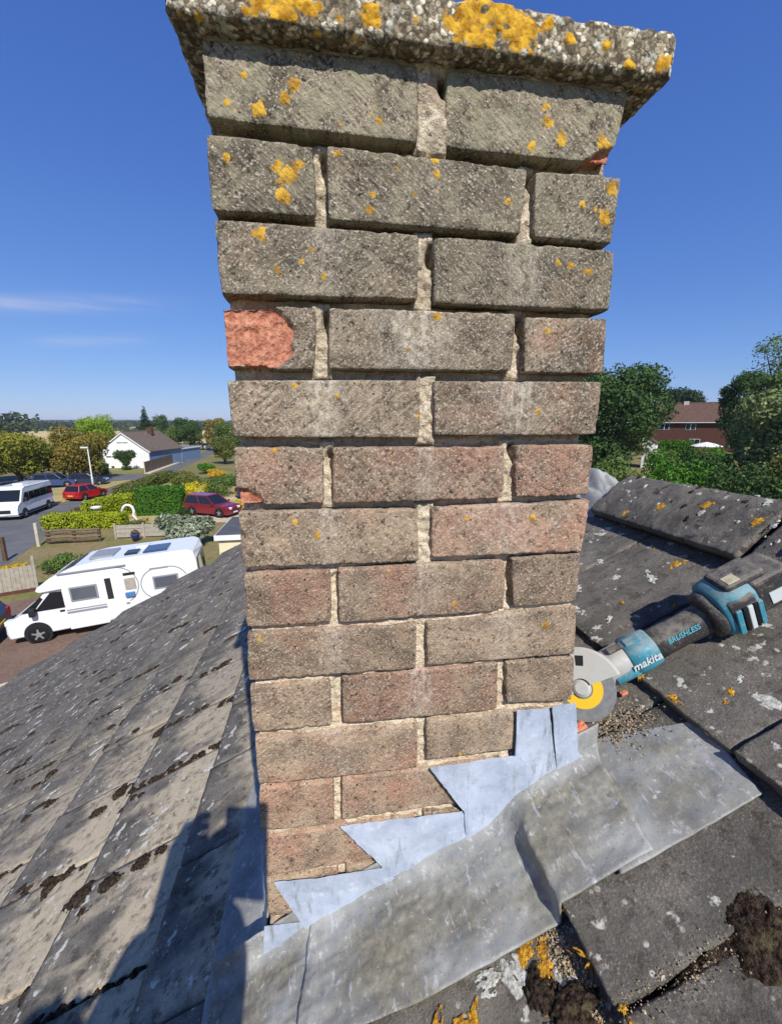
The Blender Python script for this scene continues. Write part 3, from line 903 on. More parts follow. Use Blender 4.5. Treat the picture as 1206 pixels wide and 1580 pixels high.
# ------------------------------------------------------------------ lumps of dry moss in the joints, lichen crusts
def crust(name, u, v, ru, rv, hgt, mat, seed, rot=0.0, base=0.004, ragged=0.35, step=0.16, fine=1.0):
    """a low irregular cushion lying on the tiles, as real relief"""
    n = int(2.6 / step) if step else 16
    a = np.linspace(-1.45, 1.45, n)
    A, B = np.meshgrid(a, a, indexing='ij')
    r_ = np.hypot(A, B)
    P3 = np.stack([A.ravel() * 1.6, B.ravel() * 1.6, np.full(A.size, seed * 3.7)], 1)
    lim = 1 + ragged * fbm(P3, seed, 3, 0.6).reshape(A.shape) * 1.5
    t = np.clip(1 - r_ / lim, -0.3, 1)
    h = np.where(t > 0, np.sqrt(np.clip(t, 0, 1)), t * 1.5) * hgt
    h = h + fine * hgt * 0.28 * fbm(P3 * 4.0, seed + 3, 3, 0.65).reshape(A.shape) * (t > 0)
    keep = (t > -0.05)
    c, s = math.cos(rot), math.sin(rot)
    U = u + ru * A * c - rv * B * s
    Vv = v + ru * A * s + rv * B * c
    n0 = base if not callable(base) else base(U, Vv)
    V = roof_pt(U, Vv, n0 + h - 0.001).reshape(-1, 3)
    i = np.arange(A.size).reshape(A.shape)
    q = np.stack([i[:-1, :-1].ravel(), i[1:, :-1].ravel(), i[1:, 1:].ravel(), i[:-1, 1:].ravel()], 1)
    q = q[keep.ravel()[q].all(axis=1)]
    used = np.unique(q)
    mp = -np.ones(A.size, int)
    mp[used] = np.arange(len(used))
    return mk(name, V[used], mp[q], mat, roof, True)
def tile_top(u):
    """height of the tile surface above the mean plane at slope position u"""
    t = [x for x in TAILS if x <= u]
    return 0.008 - 0.0755 * (u - t[-1]) if t else 0.0
TAILS.sort()
# moss cushions seen on the left slope (u, v, half length along the joint, half width, height)
MOSS = [(-0.46, 0.345, .10, .028, .016), (-0.62, 0.455, .09, .022, .016), (-0.74, 0.475, .05, .02, .014), (-0.40, 0.637, .15, .013, .011), (-0.30, 0.634, .06, .014, .012),
        (-0.59, 0.69, .07, .035, .016), (-0.66, 0.66, .05, .03, .016), (-0.60, 0.205, .06, .022, .014), (-0.70, 0.195, .07, .02, .014), (-0.83, 0.50, .05, .02, .012),
        (-0.42, 0.118, .09, .010, .008), (-0.30, 0.115, .05, .011, .009), (-0.78, 1.01, .08, .022, .013), (-0.57, 0.94, .03, .03, .012), (-0.45, 0.888, .08, .014, .01), (-0.29, 0.85, .035, .02, .012),
        (-0.98, 0.62, .08, .018, .012), (-1.02, 0.86, .06, .022, .012), (-0.90, 1.20, .05, .018, .012), (-1.15, 1.08, .06, .018, .012), (-0.42, 1.15, .06, .02, .012), (-0.68, 1.29, .05, .02, .012),
        (-1.28, 1.20, .09, .014, .012), (-1.40, 1.42, .08, .018, .012), (-1.05, 1.36, .10, .012, .010), (-1.75, 1.7, .10, .02, .013), (-0.95, 1.62, .07, .02, .012), (-0.60, 1.72, .06, .02, .012),
        (-1.30, 1.92, .08, .02, .013), (-1.62, 2.22, .06, .025, .014), (-0.95, 2.12, .07, .02, .012), (-0.66, 2.3, .05, .02, .012), (-2.1, 2.1, .10, .02, .014), (-2.3, 2.6, .09, .022, .014),
        (-1.2, 2.62, .07, .025, .014), (-1.75, 2.85, .08, .025, .014), (-0.9, 3.0, .07, .025, .014), (-2.6, 3.05, .1, .025, .015), (-1.5, 3.3, .08, .025, .015), (-2.1, 3.4, .08, .025, .015),
        (-0.35, 0.20, .012, .008, .004), (-0.55, 0.33, .018, .010, .006), (-0.50, 0.30, .02, .012, .006), (-0.245, 0.53, .012, .03, .008), (-0.53, 0.60, .05, .012, .01), (-0.36, 0.35, .05, .020, .012)]
for k, (u, v, a, b, h) in enumerate(MOSS):
    # a long cushion is a run of overlapping smaller tufts
    m_ = max(1, int(round(a / (1.15 * b))))
    for j in range(m_):
        f_ = 0 if m_ == 1 else (j / (m_ - 1) - 0.5) * 2
        uu = u + f_ * (a - b) + rngT.normal(0, b * 0.15)
        rr_ = b * rngT.uniform(0.55, 1.15)
        crust('moss', uu, v + rngT.normal(0, b * 0.25), rr_ * rngT.uniform(1.0, 1.7), rr_, h * rngT.uniform(0.6, 1.1), MAT_MOSS, 1000 + k * 20 + j, rot=rngT.uniform(-.4, .4), base=tile_top(uu) - 0.002, ragged=0.55, step=0.10, fine=1.3)
for k in range(70):
    # small tufts caught in the side joints and on the tails
    ut = TAILS[rngT.integers(7, len(TAILS) - 3)]
    ph = PHASE.get(ut, 0.115)
    v = ph + TILE_W * rngT.integers(0, 13) + rngT.normal(0, 0.006)
    u = ut + rngT.uniform(-0.02, 0.29)
    if v < 0.25 + (-u - 0.3) * 0.5 or u > -0.15:
        continue
    crust('moss', u, v, rngT.uniform(.015, .05), rngT.uniform(.007, .014), rngT.uniform(.006, .012), MAT_MOSS, 600 + k, base=tile_top(u) - 0.002, ragged=0.7, step=0.11)
# pale crust scabs in the same slope
for k in range(150):
    u, v = rngT.uniform(-2.9, -0.2), rngT.uniform(0.2, 3.6)
    if v < 0.25 + (-u - 0.3) * 0.45:
        continue
    crust('pale_lichen', u, v, rngT.uniform(.012, .05), rngT.uniform(.008, .022), .0035, MAT_PALE, 200 + k, rot=rngT.uniform(-.2, .2), base=tile_top(u) - 0.001, ragged=0.8, step=0.13)
# big dry cushions and lichens on the near tiles to the right
NEAR = 0.0
crust('moss', 0.574, -0.240, .040, .038, .013, MAT_MOSS, 301, rot=0.3, base=tile_top(0.585) - 0.002, ragged=0.3, step=0.03, fine=1.0)
crust('moss', 0.515, -0.233, .055, .008, .004, MAT_MOSS, 302, rot=0.1, base=tile_top(0.53) - 0.003, ragged=0.7, step=0.05, fine=1.4)
crust('moss', 0.375, -0.205, .026, .018, .014, MAT_MOSS, 303, base=tile_top(0.375) - 0.002, ragged=0.5, step=0.05)
crust('moss', 0.352, -0.182, .016, .02, .010, MAT_MOSS, 304, base=tile_top(0.352) - 0.002, ragged=0.5, step=0.06)
for k, (u, v, a, b) in enumerate(((0.381, -0.128, .013, .010), (0.372, -0.150, .012, .010), (0.352, -0.147, .024, .020), (0.366, -0.168, .012, .016), (0.350, -0.196, .006, .006), (0.39, -0.232, .018, .010),
        (0.43, -0.155, .014, .010), (0.63, -0.150, .008, .007), (0.425, -0.236, .006, .006), (0.255, -0.178, .034, .014), (0.225, -0.19, .02, .016), (0.772, -0.033, .010, .008), (0.755, -0.040, .006, .005), (0.963, 0.27, .016, .009),
        (0.865, 0.17, .006, .005), (0.81, 0.245, .005, .005), (0.99, 0.36, .008, .006), (0.705, 0.07, .005, .018), (0.708, 0.0, .005, .02), (0.417, -0.19, .005, .03))):
    for j in range(6 if a > 0.009 else 3):
        f_ = 0.62 if j == 0 else rngT.uniform(0.2, 0.42)
        uu, vv_ = u + (0 if j == 0 else rngT.normal(0, a * 0.55)), v + (0 if j == 0 else rngT.normal(0, b * 0.55))
        crust('lichen', uu, vv_, a * f_, b * f_, .0022, MAT_LICHEN, 2000 + k * 10 + j, base=tile_top(uu) - 0.0005, ragged=0.9, step=0.10, rot=k * 0.7 + j, fine=1.6)
for k, (u, v, a, b) in enumerate(((0.47, -0.158, .032, .016), (0.455, -0.175, .016, .010), (0.50, -0.19, .009, .008), (0.486, -0.205, .008, .008), (0.515, -0.208, .008, .006), (0.53, -0.215, .007, .006), (0.46, -0.215, .008, .006),
        (0.475, -0.226, .006, .005), (0.44, -0.165, .008, .01), (0.79, -0.068, .018, .016), (0.80, -0.02, .008, .006), (0.73, 0.30, .014, .012), (0.86, 0.33, .01, .007), (0.90, 0.27, .014, .01), (0.78, 0.36, .01, .01), (0.60, -0.19, .010, .004),
        (0.33, -0.16, .02, .012), (0.30, -0.155, .014, .01), (0.38, -0.19, .016, .012), (0.88, 0.42, .01, .012), (0.76, 0.22, .008, .006))):
    crust('pale_lichen', u, v, a, b, .0022, MAT_PALE, 360 + k, base=tile_top(u) - 0.0005, ragged=0.9, step=0.07, rot=k * 1.3)
# lichens on the ridge tiles
def ridge_crust(v, a, seed, mat, ra=0.012):
    n = 15
    t = np.linspace(-1.3, 1.3, n)
    A, B = np.meshgrid(t, t, indexing='ij')
    P3 = np.stack([A.ravel() * 1.7, B.ravel() * 1.7, np.full(A.size, seed)], 1)
    lim = 1 + 0.6 * fbm(P3, seed, 3).reshape(A.shape)
    k = 1 - np.hypot(A, B) / lim
    s = a + A * ra / 0.122
    x = U_APEX * EU[0] + 0.122 * s
    z = RO[2] + U_APEX * EU[2] + 0.047 - 0.099 * np.abs(s) ** 1.35 + 0.003 * np.sqrt(np.clip(k, 0, 1)) + 0.001
    V = np.stack([x, v + B * ra, z], -1).reshape(-1, 3)
    i = np.arange(n * n).reshape(n, n)
    q = np.stack([i[:-1, :-1].ravel(), i[1:, :-1].ravel(), i[1:, 1:].ravel(), i[:-1, 1:].ravel()], 1)
    q = q[(k.ravel() > -0.05)[q].all(axis=1)]
    used = np.unique(q)
    mp = -np.ones(n * n, int)
    mp[used] = np.arange(len(used))
    mk('lichen' if mat is MAT_LICHEN else ('moss' if mat is MAT_MOSS else 'pale_lichen'), V[used], mp[q], mat, roof, True)
for k, (v, a, ra) in enumerate(((0.42, -0.62, .012), (0.315, -0.42, .012), (0.19, -0.50, .011), (0.50, -0.9, .008))):
    ridge_crust(v, a, 401 + k, MAT_LICHEN, ra)
for k in range(70):
    ridge_crust(rngT.uniform(-0.1, 0.61), rngT.uniform(-0.95, 0.1), 420 + k, MAT_PALE if k % 3 else MAT_MOSS, rngT.uniform(.002, .008))

# ------------------------------------------------------------------ lead flashings
def lead_material(name, stain):
    M = Mat(name, 0.6, 0.2 if stain else 0.35)
    p = M.pos()
    n1 = M.noise(p, 11, 5, 0.6)
    n2 = M.noise(p, 60, 5, 0.65)
    n3 = M.noise(p, 240, 3, 0.7)
    c = M.mix(M.step(n1, 0.3, 0.7), *((srgb(124, 124, 120), srgb(166, 166, 161)) if stain else (srgb(158, 169, 186), srgb(190, 200, 216))))
    c = M.mix(M.math('MULTIPLY', M.step(n2, 0.5, 0.3), 0.35), c, srgb(126, 138, 156))
    c = M.mix(M.math('MULTIPLY', M.step(n2, 0.58, 0.72), 0.5), c, srgb(214, 220, 228))
    if stain:
        s = M.step(M.math('ADD', M.noise(M.scale(p, (1, 1, 1)), 13, 5, 0.62), M.math('MULTIPLY', M.attr('patina'), 0.5)), 0.50, 0.95)
        c = M.mix(M.math('MULTIPLY', s, 0.8), c, M.mix(M.step(n2, 0.3, 0.7), srgb(98, 92, 74), srgb(148, 142, 122)))
        c = M.mix(M.math('MULTIPLY', M.step(M.noise(p, 34, 4, 0.7), 0.60, 0.72), M.math('MULTIPLY', M.attr('patina'), 0.8)), c, srgb(70, 66, 54))
        c = M.mix(M.math('MULTIPLY', M.step(M.noise(p, 190, 5, 0.75), 0.56, 0.66), 0.45), c, srgb(84, 80, 68))
        c = M.mix(M.math('MULTIPLY', M.step(M.noise(M.scale(p, (1, 0.25, 1)), 120, 4, 0.7), 0.60, 0.66), 0.4), c, srgb(196, 200, 204))
        c = M.mix(M.math('MULTIPLY', M.step(M.noise(p, 90, 4, 0.7), 0.60, 0.68), M.step(M.noise(p, 16, 3), 0.46, 0.6, 0.0, 0.7)), c, srgb(204, 202, 190))
    else:
        drip = M.math('MULTIPLY', M.step(M.noise(M.scale(p, (1.0, 1, 0.2)), 75, 5, 0.65), 0.56, 0.70), 0.7)
        c = M.mix(drip, c, srgb(126, 128, 124))
        c = M.mix(M.math('MULTIPLY', M.step(M.noise(p, 28, 5, 0.7), 0.56, 0.72), 0.5), c, srgb(206, 212, 220))
    rgh = M.step(n2, 0.3, 0.7, 0.42, 0.68)
    return M.done(c, rgh, M.bump(M.math('ADD', n2, M.math('MULTIPLY', n3, 0.4)), 0.35, 0.002), 0.0)
MAT_LEAD = lead_material('clean_lead', False)
MAT_LEADP = lead_material('stained_lead', True)

def sheet_patch(name, poly, mat, y0, thick=0.0022, seed=1, bow=0.0012, res=0.004):
    """a flat sheet with the given outline (x, z) dressed against the chimney face"""
    poly = np.array(poly, float) / 1000
    lo, hi = poly.min(0) - res, poly.max(0) + res
    xs, zs = np.arange(lo[0], hi[0] + res, res), np.arange(lo[1], hi[1] + res, res)
    # polygon as fan of fine points: outline resampled, filled by triangulation through bmesh
    import bmesh
    bm = bmesh.new()
    pts = []
    for a, b in zip(poly, np.roll(poly, -1, 0)):
        k = max(1, int(np.linalg.norm(b - a) / 0.006))
        for t in range(k):
            pts.append(a + (b - a) * t / k)
    pts = np.array(pts)
    j = np.stack([pts[:, 0] * 160, pts[:, 1] * 160, np.full(len(pts), seed * 1.7)], 1)
    pts = pts + 0.0009 * np.stack([vn(j, seed), vn(j + 50, seed)], 1)
    vs = [bm.verts.new((p[0], 0, p[1])) for p in pts]
    bm.faces.new(vs)
    bmesh.ops.triangulate(bm, faces=bm.faces[:])
    for _ in range(2):
        bmesh.ops.subdivide_edges(bm, edges=[e for e in bm.edges if e.calc_length() > 0.009], cuts=1)
        bmesh.ops.triangulate(bm, faces=bm.faces[:])
    for v in bm.verts:
        q = np.array([[v.co.x * 28, v.co.z * 28, seed]])
        v.co.y = y0 - bow * (1 + float(vn(q, seed)[0])) - 0.0008 * float(vn(q * 3, seed + 4)[0])
    r_ = bmesh.ops.extrude_face_region(bm, geom=bm.faces[:])
    for v in [g for g in r_['geom'] if isinstance(g, bmesh.types.BMVert)]:
        v.co.y += thick
    bmesh.ops.recalc_face_normals(bm, faces=bm.faces[:])
    me = bpy.data.meshes.new(name)
    bm.to_mesh(me)
    bm.free()
    me.materials.append(mat)
    o = bpy.data.objects.new(name, me)
    o.location = -CH
    return link(o, chimney)
STEPS = [[(-4, -1045), (71, -1052), (65, -1080), (97, -1085), (-15, -1156)], [(14, -970), (82, -975), (169, -976), (174, -994), (213, -996), (213, -1032), (97, -1091), (54, -1063)], [(106, -895), (175, -896), (281, -899), (288, -913), (330, -913), (332, -954), (174, -1035), (163, -971)], [(232, -818), (305, -815), (364, -815), (397, -861), (401, -913), (292, -970), (283, -897)], [(356, -743), (403, -743), (417, -819), (436, -831), (480, -851), (452, -886), (356, -923), (360, -883)], [(407, -742), (443, -739), (454, -820), (468, -838), (470, -855), (423, -848)]]
for k, poly in enumerate(STEPS):
    sheet_patch('step_flashing', poly, MAT_LEAD, -0.0062 - 0.0012 * (k % 2), seed=k + 1)

# cover flashing: from the upstand on the face, round a soft fold, out over the tiles
def lead_h(u, v):
    """height of the lead above the mean roof plane"""
    st = sstep(0.404 - 0.05 * sstep(-0.07, 0.0, v), 0.418 + 0.03 * sstep(-0.07, 0.0, v), u)
    below = 0.008 - 0.0755 * (u - 0.085)
    above = 0.012 - 0.0755 * (u - 0.416)
    low = 0.010 + 0 * u
    lower = np.where(u < 0.085, low, below)
    return lower * (1 - st) + above * st + 0.0035
def cover_sheet(name, u0, u1, lift, seed, vout, vtop=0.02, res=0.0042, patina=1.0, skew=0.0):
    nu = int((u1 - u0) / res)
    ss = np.concatenate([np.linspace(0, 0.02, 5), 0.02 + 0.21 * np.linspace(0.001, 1, 64) ** 1.5])
    us = np.linspace(u0, u1, nu)
    U, S = np.meshgrid(us, ss, indexing='ij')
    out = vout(U) if callable(vout) else np.full_like(U, vout)
    # arc length s: 0 at the top of the upstand; fold at s=vtop with radius ~30 mm
    t = np.clip((S - vtop + 0.022) / 0.044, 0, 1)
    t = t * t * (3 - 2 * t)
    Rf = 0.026                                                # fold: a quarter arc of this radius
    vv = -0.0035 - np.clip(S - vtop, 0, 1) * out / (0.23 - vtop)
    x_ = np.clip((-0.0035 - vv) / Rf, 0, 1)
    up = np.where(S < vtop, Rf + vtop - S, Rf * (1 - np.sqrt(np.clip(1 - (1 - x_) ** 2, 0, 1))))
    Uw = U + skew * (-vv)
    h = lead_h(Uw, vv) + lift
    p3 = np.stack([U.ravel() * 26, S.ravel() * 30, np.full(U.size, seed)], 1)
    wob = fbm(p3, seed, 3).reshape(U.shape)
    h = h + 0.0028 * wob * sstep(0.0, 0.05, S) + 0.0012 * fbm(p3 * 3.1, seed + 1, 2).reshape(U.shape)
    Uw = Uw + 0.0016 * fbm(p3 * 1.3, seed + 2, 2).reshape(U.shape)
    W = roof_pt(Uw, vv, h)
    W[..., 2] += up                                           # the upstand is vertical
    n = np.array(W)
    V = W.reshape(-1, 3)
    i = np.arange(U.size).reshape(U.shape)
    F = np.stack([i[:-1, :-1].ravel(), i[:-1, 1:].ravel(), i[1:, 1:].ravel(), i[1:, :-1].ravel()], 1)
    pat = patina * (0.55 + 0.45 * fbm(np.stack([U.ravel() * 9, S.ravel() * 14, np.full(U.size, 3.0)], 1), 9, 3)) * sstep(0.03, 0.06, S.ravel()) * (1 - 0.55 * sstep(0.15, 0.22, S.ravel()))
    o = mk(name, V - np.array(CH), F, MAT_LEADP, chimney, True, {'patina': pat})
    md = o.modifiers.new('thickness', 'SOLIDIFY')
    md.thickness = 0.0026
    md.offset = -1
    return o
cover_sheet('cover_flashing', -0.085, 0.112, 0.0, 501, lambda u: 0.125 + 0.0 * u, patina=1.1)
cover_sheet('cover_flashing', 0.078, 0.565, 0.004, 502, lambda u: 0.128 + 0.012 * sstep(0.1, 0.3, u) - 0.0 * u, patina=0.95, skew=-0.16)
# the sheet lying flat beside the grinder, tucked under its neighbour
nu, nv = 50, 60
U, T = np.meshgrid(np.linspace(0, 1, nu), np.linspace(0, 1, nv), indexing='ij')
cA, cB, cC, cD = np.array([0.535, 0.035]), np.array([0.495, -0.148]), np.array([0.690, -0.147]), np.array([0.712, -0.035])
q = (1 - U)[..., None] * ((1 - T)[..., None] * cA + T[..., None] * cB) + U[..., None] * ((1 - T)[..., None] * cD + T[..., None] * cC)
u_, v_ = q[..., 0], q[..., 1]
p3 = np.stack([u_.ravel() * 24, v_.ravel() * 24, np.full(u_.size, 5.0)], 1)
h = 0.012 - 0.0755 * (u_ - 0.416) + 0.005 + 0.0032 * fbm(p3, 511, 3).reshape(u_.shape) + 0.001 * fbm(p3 * 3, 512, 2).reshape(u_.shape)
h = np.where(u_ > 0.698, h + 0.001, h)
V = roof_pt(u_ + 0.003 * fbm(p3 * 1.6, 513, 2).reshape(u_.shape), v_, h).reshape(-1, 3)
i = np.arange(nu * nv).reshape(nu, nv)
o = mk('cover_flashing', V - np.array(CH), np.stack([i[:-1, :-1].ravel(), i[:-1, 1:].ravel(), i[1:, 1:].ravel(), i[1:, :-1].ravel()], 1), MAT_LEADP, chimney, True,
       {'patina': 0.28 + 0.3 * fbm(p3 * 0.5, 515, 2)})
md = o.modifiers.new('thickness', 'SOLIDIFY'); md.thickness = 0.0026; md.offset = -1
# apron on the low side of the stack
nu, nv = 46, 130
U, T = np.meshgrid(np.linspace(0, 1, nu), np.linspace(0, 1, nv), indexing='ij')
v_ = -0.115 + 0.60 * T
u_ = -0.006 - (0.098 - 0.02 * sstep(0.25, 0.5, v_) - 0.03 * sstep(0.40, 0.49, v_)) * U
p3 = np.stack([u_.ravel() * 22, v_.ravel() * 22, np.full(u_.size, 8.0)], 1)
h = np.where(u_ < 0.085, 0.008 - 0.0755 * (u_ + 0.245), 0) + 0.006 + 0.0025 * fbm(p3, 521, 3).reshape(u_.shape)
W = roof_pt(u_, v_, h)
W[..., 2] += 0.035 * np.clip(1 - U / 0.16, 0, 1) * (v_ > -0.004)
W[..., 0] = np.where((U < 0.16) & (v_ > -0.004), -0.006 - 0.012 * U / 0.16, W[..., 0])
i = np.arange(nu * nv).reshape(nu, nv)
o = mk('apron_flashing', W.reshape(-1, 3) - np.array(CH), np.stack([i[:-1, :-1].ravel(), i[1:, :-1].ravel(), i[1:, 1:].ravel(), i[:-1, 1:].ravel()], 1), MAT_LEADP, chimney, True,
       {'patina': np.full(u_.size, 0.05)})
md = o.modifiers.new('thickness', 'SOLIDIFY'); md.thickness = 0.0026; md.offset = -1
# crumpled lead saddle tucked behind the stack at the ridge
n = 60
A, B = np.meshgrid(np.linspace(-1, 1, n), np.linspace(-1, 1, n), indexing='ij')
p3 = np.stack([A.ravel() * 1.5, B.ravel() * 1.5, np.zeros(A.size)], 1)
fold = np.abs(fbm(p3, 531, 3, 0.45)).reshape(A.shape)
x = 0.955 + 0.075 * A
y = 0.79 + 0.16 * B
dome = np.clip(1 - 0.8 * A ** 2 - 0.55 * B ** 2, -0.6, 1)
z = RO[2] + TANP * np.minimum(x, 2 * U_APEX * EU[0] - x) + 0.070 * dome + 0.06 * fold - 0.015 + 0.02 * B * 0
o = mk('saddle_flashing', np.stack([x, y, z], -1).reshape(-1, 3) - np.array(CH), np.stack([*(lambda i: (i[:-1, :-1].ravel(), i[1:, :-1].ravel(), i[1:, 1:].ravel(), i[:-1, 1:].ravel()))(np.arange(n * n).reshape(n, n))], 1), MAT_LEADP, chimney, True)
md = o.modifiers.new('thickness', 'SOLIDIFY'); md.thickness = 0.003; md.offset = -1

# ------------------------------------------------------------------ cordless angle grinder left on the roof
def dusty(name, base, rough, amount=0.5):
    M = Mat(name, rough, 0.4)
    p = M.pos()
    up_ = M.n('ShaderNodeSeparateXYZ', {0: M.n('ShaderNodeNewGeometry').outputs['Normal']}).outputs[2]
    d = M.math('MULTIPLY', M.step(M.math('ADD', M.math('MULTIPLY', up_, 0.25), M.noise(p, 70, 5, 0.7)), 0.45, 0.85), amount)
    c = M.mix(M.math('MULTIPLY', M.step(M.noise(p, 260, 3, 0.7), 0.6, 0.7), 0.35), base, srgb(190, 186, 174))
    return M.done(M.mix(d, c, srgb(176, 166, 148)), M.step(d, 0, 0.5, rough, 0.85))
MAT_TEAL = dusty('teal_plastic', srgb(60, 138, 158), 0.42, 0.55)
MAT_BLACKP = dusty('black_rubber', srgb(56, 54, 54), 0.5, 0.42)
MAT_GREYM = dusty('dusty_steel', srgb(176, 178, 174), 0.4, 0.7)
MAT_DISC = plain('abrasive_disc', srgb(120, 122, 122), 0.7, 0.3, var=0.15, scale=120)
MAT_YEL = plain('yellow_disc_label', srgb(226, 184, 36), 0.55)
MAT_WHITEP = plain('white_print', srgb(204, 210, 210), 0.65)
MAT_TEALP = plain('teal_print', srgb(80, 160, 176), 0.6)
MAT_CREAM = plain('cream_label', srgb(196, 186, 152), 0.6, var=0.15, scale=90)
MAT_DARK = plain('dark_void', srgb(18, 18, 20), 0.7)
ax = Vector((0.985, -0.165, 0.06)).normalized()
up = (Vector((0, 0, 1)) - ax * ax.z).normalized()
sd = up.cross(ax)
GM = ROOF_M @ Matrix(((ax.x, sd.x, up.x, 0.682), (ax.y, sd.y, up.y, 0.094), (ax.z, sd.z, up.z, 0.027), (0, 0, 0, 1))) @ Matrix.Scale(0.88, 4)
grinder = empty('angle_grinder', (0, 0, 0), 'teal and black cordless angle grinder lying on the tiles beside the chimney', 'grinder', size=0.05)
grinder.matrix_world = GM
def superring(x, ry, rz, p=2.6, n=28, cy=0.0, cz=0.0):
    out = []
    for k in range(n):
        t = 2 * math.pi * k / n
        c, s = math.cos(t), math.sin(t)
        out.append((x, cy + ry * math.copysign(abs(c) ** (2 / p), c), cz + rz * math.copysign(abs(s) ** (2 / p), s)))
    return out
def gl(name, secs, mat, parent=None, p=2.6, n=32, smooth=True):
    o = MB().loft([superring(*s_[:3], p=(s_[5] if len(s_) > 5 else p), n=n, cy=s_[3] if len(s_) > 3 else 0, cz=s_[4] if len(s_) > 4 else 0) for s_ in secs]).build(name, mat, parent or grinder, smooth)
    return o
def ang(p):
    return (math.cos(p), math.sin(p))
# gear head
gh_ = gl('gear_housing', [(-0.062, 0.012, 0.010), (-0.058, 0.022, 0.020), (-0.04, 0.028, 0.027), (0.0, 0.030, 0.030), (0.030, 0.030, 0.030), (0.034, 0.027, 0.027)], MAT_GREYM, p=3.0)
gl('front_housing', [(0.026, 0.029, 0.028), (0.029, 0.0335, 0.032), (0.055, 0.033, 0.031), (0.078, 0.0305, 0.029), (0.081, 0.028, 0.027)], MAT_TEAL, p=3.2)
gl('front_housing', [(-0.014, 0.0325, 0.010, 0, -0.012), (-0.012, 0.0335, 0.012, 0, -0.012), (0.02, 0.0335, 0.016, 0, -0.010), (0.032, 0.033, 0.02, 0, -0.008)], MAT_TEAL, p=3.2)
# handle
hd = gl('handle', [(0.079, 0.024, 0.0235), (0.082, 0.0275, 0.027), (0.10, 0.0265, 0.026), (0.14, 0.0255, 0.0255), (0.175, 0.0265, 0.027), (0.19, 0.028, 0.029)], MAT_BLACKP, p=2.4)
MB().box(0.0, 0.030, -0.008, 0.008, 0.0295, 0.036).build('switch', MAT_BLACKP, grinder, bevel=0.003)
MB().box(0.034, 0.066, -0.010, 0.010, 0.029, 0.0345).build('slide_switch', MAT_TEAL, grinder, bevel=0.003)
# rear housing
mh_ = gl('motor_housing', [(0.183, 0.030, 0.032), (0.187, 0.040, 0.041, 0, 0.004), (0.20, 0.043, 0.043, 0, 0.005), (0.205, 0.041, 0.041, 0, 0.005)], MAT_BLACKP, p=2.3)
gl('rear_housing', [(0.202, 0.040, 0.041, 0, 0.006), (0.206, 0.0445, 0.0455, 0, 0.008), (0.235, 0.046, 0.047, 0, 0.010), (0.262, 0.0445, 0.044, 0, 0.012), (0.266, 0.04, 0.040, 0, 0.012)], MAT_TEAL, p=3.6)
# dark band round the teal shell and the slanted cooling vents on its near side
gl('rear_band', [(0.212, 0.0452, 0.030, 0, 0.016), (0.214, 0.0462, 0.0315, 0, 0.016), (0.256, 0.0468, 0.030, 0, 0.018), (0.258, 0.0455, 0.0285, 0, 0.018)], MAT_BLACKP, p=5)
for k, (x0, mat_, w) in enumerate(((0.211, MAT_TEAL, 0.010), (0.2235, MAT_DARK, 0.007), (0.232, MAT_WHITEP, 0.009), (0.2425, MAT_DARK, 0.006), (0.250, MAT_TEAL, 0.009))):
    MB().prism([(x0, -0.022), (x0 + w, -0.022), (x0 + w + 0.006, 0.026), (x0 + 0.006, 0.026)], -0.0505, -0.040).build('vent', mat_, grinder, bevel=0.0015)
# battery
bt = MB().box(0.262, 0.335, -0.037, 0.037, -0.018, 0.052).build('battery', MAT_BLACKP, grinder, bevel=0.009, seg=3)
MB().box(0.225, 0.30, -0.030, 0.030, 0.046, 0.064).build('battery_top', MAT_BLACKP, bt, bevel=0.008, seg=3)
MB().box(0.236, 0.258, -0.026, -0.004, 0.0632, 0.0652).build('battery_label', MAT_CREAM, bt, bevel=0.001)
MB().box(0.285, 0.32, -0.0385, -0.0365, -0.004, 0.02).build('battery_sticker', MAT_WHITEP, bt)
# spindle, wheel and guard: the wheel faces up towards the low end of the stack
sp = Vector((-0.10, -0.72, 0.69)).normalized()              # wheel axis in the tool's frame
e1 = Vector((1, 0, 0)); e1 = (e1 - sp * e1.dot(sp)).normalized()
e2 = sp.cross(e1)
hub = Vector((-0.072, 0.0, 0.0)) + sp * 0.046 - e2 * 0.010
def wp(a, b, c):
    return hub + e1 * a + e2 * b + sp * c
def ringset(prof, n=56, a0=0.0, a1=2 * math.pi, closed=True):
    v, f = [], []
    m = len(prof)
    cnt = n if closed else n + 1
    for k in range(cnt):
        t = a0 + (a1 - a0) * k / n
        for r_, z in prof:
            v.append(wp(r_ * math.cos(t), r_ * math.sin(t), z))
    for k in range(n if closed else n):
        k2 = (k + 1) % cnt
        for j in range(m):
            j2 = (j + 1) % m
            f.append((k * m + j, k2 * m + j, k2 * m + j2, k * m + j2))
    if not closed:
        f.append(tuple(range(m)))
        f.append(tuple(range((cnt - 1) * m, cnt * m))[::-1])
    return v, f
dv, df = ringset([(0.011, 0.0), (0.0575, 0.0), (0.0575, 0.0022), (0.011, 0.0022)])
disc = mk('cutting_disc', dv, df, MAT_DISC, grinder)
dv, df = ringset([(0.019, 0.002), (0.036, 0.002), (0.036, 0.0029), (0.019, 0.0029)])
mk('disc_label', dv, df, MAT_YEL, disc)
dv, df = ringset([(0.0005, 0.002), (0.0165, 0.002), (0.0165, 0.006), (0.011, 0.010), (0.0005, 0.010)], 24)
mk('flange_nut', dv, df, MAT_GREYM, disc)
dv, df = ringset([(0.0005, -0.03), (0.018, -0.03), (0.018, 0.0), (0.0005, 0.0)], 24)
mk('spindle', dv, df, MAT_GREYM, grinder)
